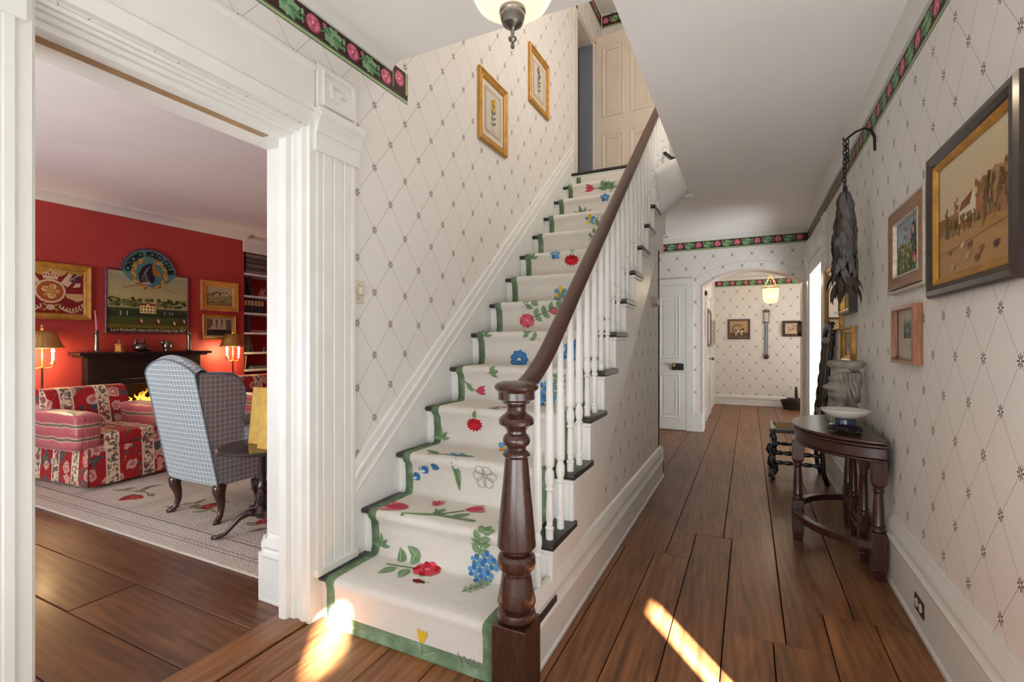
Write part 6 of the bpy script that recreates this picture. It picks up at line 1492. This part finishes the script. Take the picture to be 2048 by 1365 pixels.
def rbox(b, x0, x1, y0, y1, z0, z1, r=.03, n=4):
    """cushion-like rounded box (superellipsoid)"""
    cx, cy_, cz = (x0 + x1) / 2, (y0 + y1) / 2, (z0 + z1) / 2; a, bb, c = (x1 - x0) / 2, (y1 - y0) / 2, (z1 - z0) / 2
    f = lambda w, e: math.copysign(abs(w) ** e, w)
    nu, nv = 40, 20; e = .28
    def fn(u, v):
        th = -pi + 2 * pi * u; ph = -pi / 2 + pi * v
        return (cx + a * f(cos(ph), e) * f(cos(th), e), cy_ + bb * f(cos(ph), e) * f(sin(th), e), cz + c * f(sin(ph), e))
    b.grid(fn, nu, nv)
def armchair(loc, rz, label):
    r = thing('floral_armchair', label, 'armchair', loc, rz, 'floral armchairs')
    k = dict(world=False, smooth='all', weld=True)
    # local: +x is the front, origin at front-centre on the floor
    b = MB(); b.taper((-.44, 0, .02), (.46, .375), (-.44, 0, .36), (.44, .355)); base = b.build('skirt', FLO, r, world=False, bevel=.03, seg=3, smooth=True)
    for (x, y) in ((.015, -.37), (.015, .37), (-.88, -.37), (-.88, .37)): MB().tube([(x + .003, y, .03), (x - .015, y * .96, .35)], .006, 6).build('corner_pleat', pm('pleat_piping', S(96, 30, 34)), base, world=False)
    b = MB(); rbox(b, -.66, .005, -.25, .26, .345, .475); cu = b.build('seat_cushion', FLO, r, **k)
    MB().tube([(-.02 + .02, -.24 + i * .06, .41) for i in range(9)], .004, 5).build('piping', pm('cushion_piping', S(150, 40, 40)), cu, world=False)
    b = MB()
    def bk(u, v):
        th = 2 * pi * u; s_ = v
        f = lambda w, e: math.copysign(abs(w) ** e, w)
        y = -.33 + .68 * (.5 + .5 * f(cos(pi * (1 - v)), .35)); tt = .115 * (1 - abs(2 * v - 1) ** 8); hh = .26
        z = .57 + hh * f(sin(th), .45) * (1 - .06 * abs(2 * v - 1) ** 6); x = -.74 + tt * f(cos(th), .45) - .22 * (z - .4)
        return (x, y, z)
    b.grid(bk, 36, 30); b.build('backrest', FLO, r, **k)
    for s_ in (-1, 1):
        b = MB(); y0, y1 = (-.455, -.24) if s_ < 0 else (.25, .465)
        rbox(b, -.80, .0, y0, y1, .33, .655); b.build('arm_cover', PINK, r, **k)
    return r
armchair((-5.05, 2.455, .015), radians(4), 'red floral armchair with pink striped arm covers in front of the fireplace')
armchair((-5.06, 4.16, .015), radians(4), 'red floral armchair by the bookshelf, mostly hidden by the wing chair')

# ---- wing chair
t = NT('blue_check_fabric'); co = t.objco(); x, y, z = t.xyz(co); nn = t.xyz(t.node('ShaderNodeNewGeometry').outputs['Normal'])
side = t.math('GREATER_THAN', t.math('ABSOLUTE', nn[0]), .62)
u = t.math('ADD', t.math('MULTIPLY', x, t.math('SUBTRACT', 1.0, side)), t.math('MULTIPLY', y, side))
top = t.math('GREATER_THAN', t.math('ABSOLUTE', nn[2]), .8)
vv = t.math('ADD', t.math('MULTIPLY', z, t.math('SUBTRACT', 1.0, top)), t.math('MULTIPLY', y, top))
wob = t.math('MULTIPLY', t.math('SUBTRACT', t.noise(co, 5, 2), .5), .012)
u = t.math('ADD', u, wob); vv = t.math('ADD', vv, wob)
def lines(c, p, w, off=0.0): return t.math('LESS_THAN', t.math('ABSOLUTE', t.math('SUBTRACT', t.math('FRACT', t.math('ADD', t.math('DIVIDE', c, p), off)), .5)), w)
basec = t.mix(t.noise(co, 70, 3), S(142, 160, 165), S(160, 177, 180))
c = t.mix(t.math('MULTIPLY', t.math('MAXIMUM', lines(u, .034, .05, .3), lines(vv, .034, .05, .3)), .5), basec, S(104, 118, 130))
c = t.mix(t.math('MULTIPLY', t.math('MAXIMUM', lines(u, .034, .06), lines(vv, .034, .06)), .8), c, S(226, 230, 228))
c = t.mix(t.math('MULTIPLY', lines(u, .102, .016, .1), .8), c, S(186, 140, 138))
t.base(c); t.rough(.85); t.spec(.15); t.bump(t.noise(co, 240, 2), .3, .001); CHK = t.m
pipe = pm('check_piping', S(120, 134, 144), S(100, 114, 124), 90, .8)
r = thing('wing_chair', 'wing chair in pale blue checked fabric with dark cabriole legs, seen from behind', 'armchair', (-3.575, 2.10, .015))
# local: +y is the front, x across; back leans to -y
def lean(z): return -.16 * max(0, (z - .27)) / .80
HW = .29
b = MB()
def backf(u, v):
    xx = -HW + 2 * HW * u; zt = 1.045 + .10 * cos(pi * (u - .5)) ** .7 if 0 < u < 1 else 1.045
    z_ = .265 + (zt - .265) * v; return (xx, lean(z_) - .012 * sin(pi * u), z_)
b.grid(backf, 16, 14)
def backin(u, v): p = backf(1 - u, v); return (p[0] * .96, p[1] + .10 + (.02 * sin(pi * v)), p[2])
b.grid(backin, 16, 14)
def rim(u, v):
    p = Vector(backf(u, 1)); q_ = Vector(backin(1 - u, 1)); a = p.lerp(q_, v); a.z += .03 * sin(pi * v); return tuple(a)
b.grid(rim, 16, 6); back = b.build('backrest', CHK, r, world=False, smooth='all')
MB().tube([backf(0, j / 14) for j in range(15)] + [backf(i / 16, 1) for i in range(1, 17)] + [backf(1, 1 - j / 14) for j in range(1, 15)], .006, 6).build('piping', pipe, back, world=False, smooth='all')
# wings and sides: one upholstered panel per side, contour in (y,z)
for s_ in (-1, 1):
    cont = [(.0, .265), (.74, .265), (.76, .45), (.74, .56), (.72, .60), (.70, .61), (.30, .615), (.235, .63), (.20, .66), (.185, .70), (.19, .78), (.205, .86), (.20, .94), (.165, 1.0), (.11, 1.035), (.02, 1.045), (-.12, 1.05)]
    cont = [(y + (0 if z > .62 or y > .1 else 0), z) for (y, z) in cont]; cont[0] = (lean(.265), .265)
    fl = [(lean(z_), z_) for z_ in (1.05, .9, .75, .6, .45, .3)]
    pts = cont + fl[1:]
    xo = s_ * (HW - .004); th = .07
    b = MB(); ctr = (.12, .5); n = len(pts)
    outer = [(xo + s_ * 0, y, z) for (y, z) in pts]; inner = [(xo - s_ * th, y, z) for (y, z) in pts]
    mid = [(xo - s_ * th / 2, y * 1.0 + (.018 if 1 <= i <= 15 else 0) * (1 if y > .05 else 0), z + (.012 if z > .6 else 0)) for i, (y, z) in enumerate(pts)]
    b.add(outer + mid + inner, [(i, (i + 1) % n, n + (i + 1) % n, n + i) for i in range(n)] + [(n + i, n + (i + 1) % n, 2 * n + (i + 1) % n, 2 * n + i) for i in range(n)] + [tuple(range(n)), tuple(range(3 * n - 1, 2 * n - 1, -1))])
    w_ = b.build('wing', CHK, r, world=False, smooth=True)
    MB().tube([(p_[0] + s_ * .001, p_[1], p_[2]) for p_ in outer[1:17]], .006, 6).build('piping', pipe, w_, world=False, smooth='all')
    b = MB(); b.M = Matrix.Translation((s_ * (HW - .01), .20, .60)) @ Matrix.Rotation(-pi / 2, 4, 'X'); b.lathe([(0, 0), (.05, .0), (.058, .02), (.058, .52), (.05, .545), (0, .55)], seg=20); b.build('arm_roll', CHK, r, world=False, smooth=True)
MB().box(-HW + .02, HW - .02, .0, .74, .27, .33).build('seat_rail', CHK, r, world=False, bevel=.01)
b = MB(); rbox(b, -HW + .06, HW - .06, .06, .76, .33, .46); b.build('seat_cushion', CHK, r, world=False, smooth='all', weld=True)
def cabriole(x, y, dx, dy, z1=.27, k=1.0, mt=None, parent=None):
    L = z1; px = lambda f: x + dx * f; py = lambda f: y + dy * f
    pts = [(px(0), py(0), L), (px(.012 * 1 / .05), py(.012 / .05), L * .88), (px(.2), py(.2), L * .75), (px(-.05), py(-.05), L * .55), (px(-.12), py(-.12), L * .35), (px(.1), py(.1), L * .16), (px(.5), py(.5), L * .06), (px(1.0), py(1.0), .012)]
    return MB().tube(pts, [v * k for v in (.034, .036, .032, .024, .018, .016, .018, .011 / k)], 10).build('leg', mt or M['mahog'], parent, world=False, smooth='all')
for (x, y, dx, dy) in ((-HW + .035, .04, -.03, -.06), (HW - .035, .04, .02, -.06), (-HW + .04, .69, -.03, .05), (HW - .04, .69, .03, .05)): cabriole(x, y, dx, dy, k=1.2, parent=r)

# ---- footstool
r = thing('footstool', 'small checked footstool with dark curved legs tucked beside the wing chair', 'footstool', (-3.20, 2.60, .015))
MB().box(-.21, .21, -.17, .17, .175, .225).build('rail', M['mahog'], r, world=False, bevel=.006)
b = MB(); rbox(b, -.2, .2, -.16, .16, .21, .255); b.build('seat_pad', CHK, r, world=False, smooth='all', weld=True)
for sx in (-1, 1):
    for sy in (-1, 1): cabriole(sx * .185, sy * .145, sx * .03, sy * .03, .2, .6, parent=r)

# ---- tripod table with gilt panels
r = thing('tripod_table', 'dark tilt-top tripod table with a scalloped edge beside the wing chair', 'table', (-2.87, 2.13, .0165))
tb = pm('dark_tripod_wood', S(52, 40, 36), S(30, 24, 22), 16, .28, coat=.35)
b = MB(); n = 72; q = []
for (k, z) in ((.0, .585), (.96, .585), (1.0, .575), (1.0, .566), (.95, .560), (0, .560)):
    for i in range(n): a = 2 * pi * i / n; R = .262 * k * (1 + (.012 if k > .9 else 0) * abs(sin(a * 9))); q.append((R * cos(a), R * sin(a), z))
b.add(q, [(j * n + i, j * n + (i + 1) % n, (j + 1) * n + (i + 1) % n, (j + 1) * n + i) for j in range(5) for i in range(n)]); b.build('table_top', tb, r, world=False, smooth=True)
MB().lathe([(.03, .11), (.045, .125), (.05, .15), (.035, .175), (.024, .19), (.034, .21), (.044, .235), (.042, .265), (.030, .285), (.024, .30), (.032, .315), (.026, .33), (.022, .36), (.021, .50), (.028, .53), (.034, .56)], seg=24).build('column', tb, r, world=False, smooth=True)
for i in range(3):
    a = radians(228 + 120 * i); c_, s_ = cos(a), sin(a)
    MB().tube([(.02 * c_, .02 * s_, .145), (.08 * c_, .08 * s_, .15), (.13 * c_, .13 * s_, .125), (.17 * c_, .17 * s_, .08), (.21 * c_, .21 * s_, .035), (.25 * c_, .25 * s_, .018), (.29 * c_, .29 * s_, .016)], [.026, .024, .019, .015, .013, .015, .011], 10).build('leg', tb, r, world=False, smooth='all')
gp = pm('gold_leaf_panel', S(206, 172, 84), S(176, 140, 58), 12, .45, .35, bump=.08, bscale=30)
def gpanel(x0, x1, y, h, label):
    o = thing('gold_panel', label, 'panel', (x0, y, .602)); o.rotation_euler = (radians(-6), 0, radians(3))
    MB().box(0, x1 - x0, 0, .014, 0, h).build('board', gp, o, world=False, bevel=.002)
    MB().box(.01, x1 - x0 - .01, .014, .018, .01, h - .01).build('backing', M['mat'], o, world=False)
gpanel(-3.00, -2.72, 2.12, .375, 'taller plain gold panel standing on the tripod table')
gpanel(-2.80, -2.62, 2.04, .285, 'smaller plain gold panel in front of the taller one on the tripod table')

# ---- rug
r = thing('area_rug', 'cream hooked living-room rug with ruled panels and pale fruit motifs', 'rug', (-4.2, 3.0, 0))
t = NT('rug_pile'); v = t.objco(); vo = t.node('ShaderNodeTexVoronoi'); vo.inputs['Scale'].default_value = 130; t.l.new(v, vo.inputs['Vector'])
t.base(t.mix(t.noise(v, 3, 3), S(200, 192, 178), S(216, 210, 198))); t.rough(.95); t.spec(.1); t.bump(vo.outputs['Distance'], .8, .006)
MB().box(-6.05, -2.315, 1.735, 4.4, .0, .016).build('rug_field', t.m, r, bevel=.006)
p = Pic(lambda u, v, h: (u, v, .0165 + h), .0001, .002); g_ = S(140, 134, 124)
x0, x1, y0, y1 = -6.05, -2.315, 1.735, 4.4
for k in (.10, .13, .24): 
    for (a, b_) in (((x0 + k, y0 + k), (x1 - k, y0 + k)), ((x1 - k, y0 + k), (x1 - k, y1 - k)), ((x0 + k, y1 - k), (x1 - k, y1 - k)), ((x0 + k, y0 + k), (x0 + k, y1 - k))): p.line([a, b_], .006, g_)
cells = [(-2.56 - .82 * i, 1.98 + .62 * j) for i in range(5) for j in range(4)]
rr = random.Random(14)
for (cx, cy_) in cells:
    a, b_, c_, d_ = cx - .78, cx, cy_, cy_ + .58
    if a < x0 + .2: continue
    p.line([(a, c_), (b_, c_), (b_, d_), (a, d_), (a, c_)], .006, g_)
    p.line([(a + .03, c_ + .03), (b_ - .03, c_ + .03), (b_ - .03, d_ - .03), (a + .03, d_ - .03), (a + .03, c_ + .03)], .003, g_)
    mx_, my_ = (a + b_) / 2, (c_ + d_) / 2
    lc = [S(128, 132, 116), S(150, 146, 112), S(112, 122, 124)]
    p.line([(mx_ - .2, my_ - .05), (mx_, my_ + .03), (mx_ + .22, my_ - .02)], .012, S(140, 120, 84))
    for i in range(9): p.leaf(mx_ + rr.uniform(-.2, .15), my_ + rr.uniform(-.08, .08), rr.uniform(.09, .16), .05, rr.uniform(0, 6.3), rr.choice(lc), S(170, 164, 140))
    for i in range(rr.choice((1, 2))):
        xx, yy = mx_ + rr.uniform(-.22, .18), my_ + rr.uniform(-.12, .12); p.ell(xx, yy, .075, .05, S(160, 58, 56), rr.uniform(0, 3)); p.ell(xx + .01, yy, .05, .028, S(196, 96, 88)); p.ell(xx + .015, yy, .02, .012, S(150, 50, 50))
p.build('woven_motif', M['wool'], r)
# ---- wrought-iron stand at the edge of the doorway view
r = thing('iron_stand', 'low black wrought-iron stand with curved strap legs beside the floral armchair', 'stand', (-6.0, 1.90, 0))
for (dx, dy) in ((-.10, -.06), (.10, -.06), (-.10, .08), (.10, .08)):
    s_ = 1 if dx > 0 else -1
    MB().tube([(-6.0 + dx + .10 * s_ * 0 + .04 * s_, 1.90 + dy, .0), (-6.0 + dx + .04 * s_, 1.90 + dy, .14), (-6.0 + dx + .03 * s_, 1.90 + dy, .20), (-6.0 + dx, 1.90 + dy, .235), (-6.0 + dx * .3, 1.90 + dy, .245)], .014, 8, flat=.6).build('leg', M['iron'], r, smooth='all')
MB().box(-6.10, -5.90, 1.83, 1.99, .24, .256).build('top_plate', M['iron'], r, bevel=.004)
MB().tube([(-6.0, 1.825, .255), (-6.0, 1.825, .40)], .008, 8).ell((-6.0, 1.825, .41), (.016, .016, .016), 10, 8).build('handle', M['iron'], r, smooth='all')
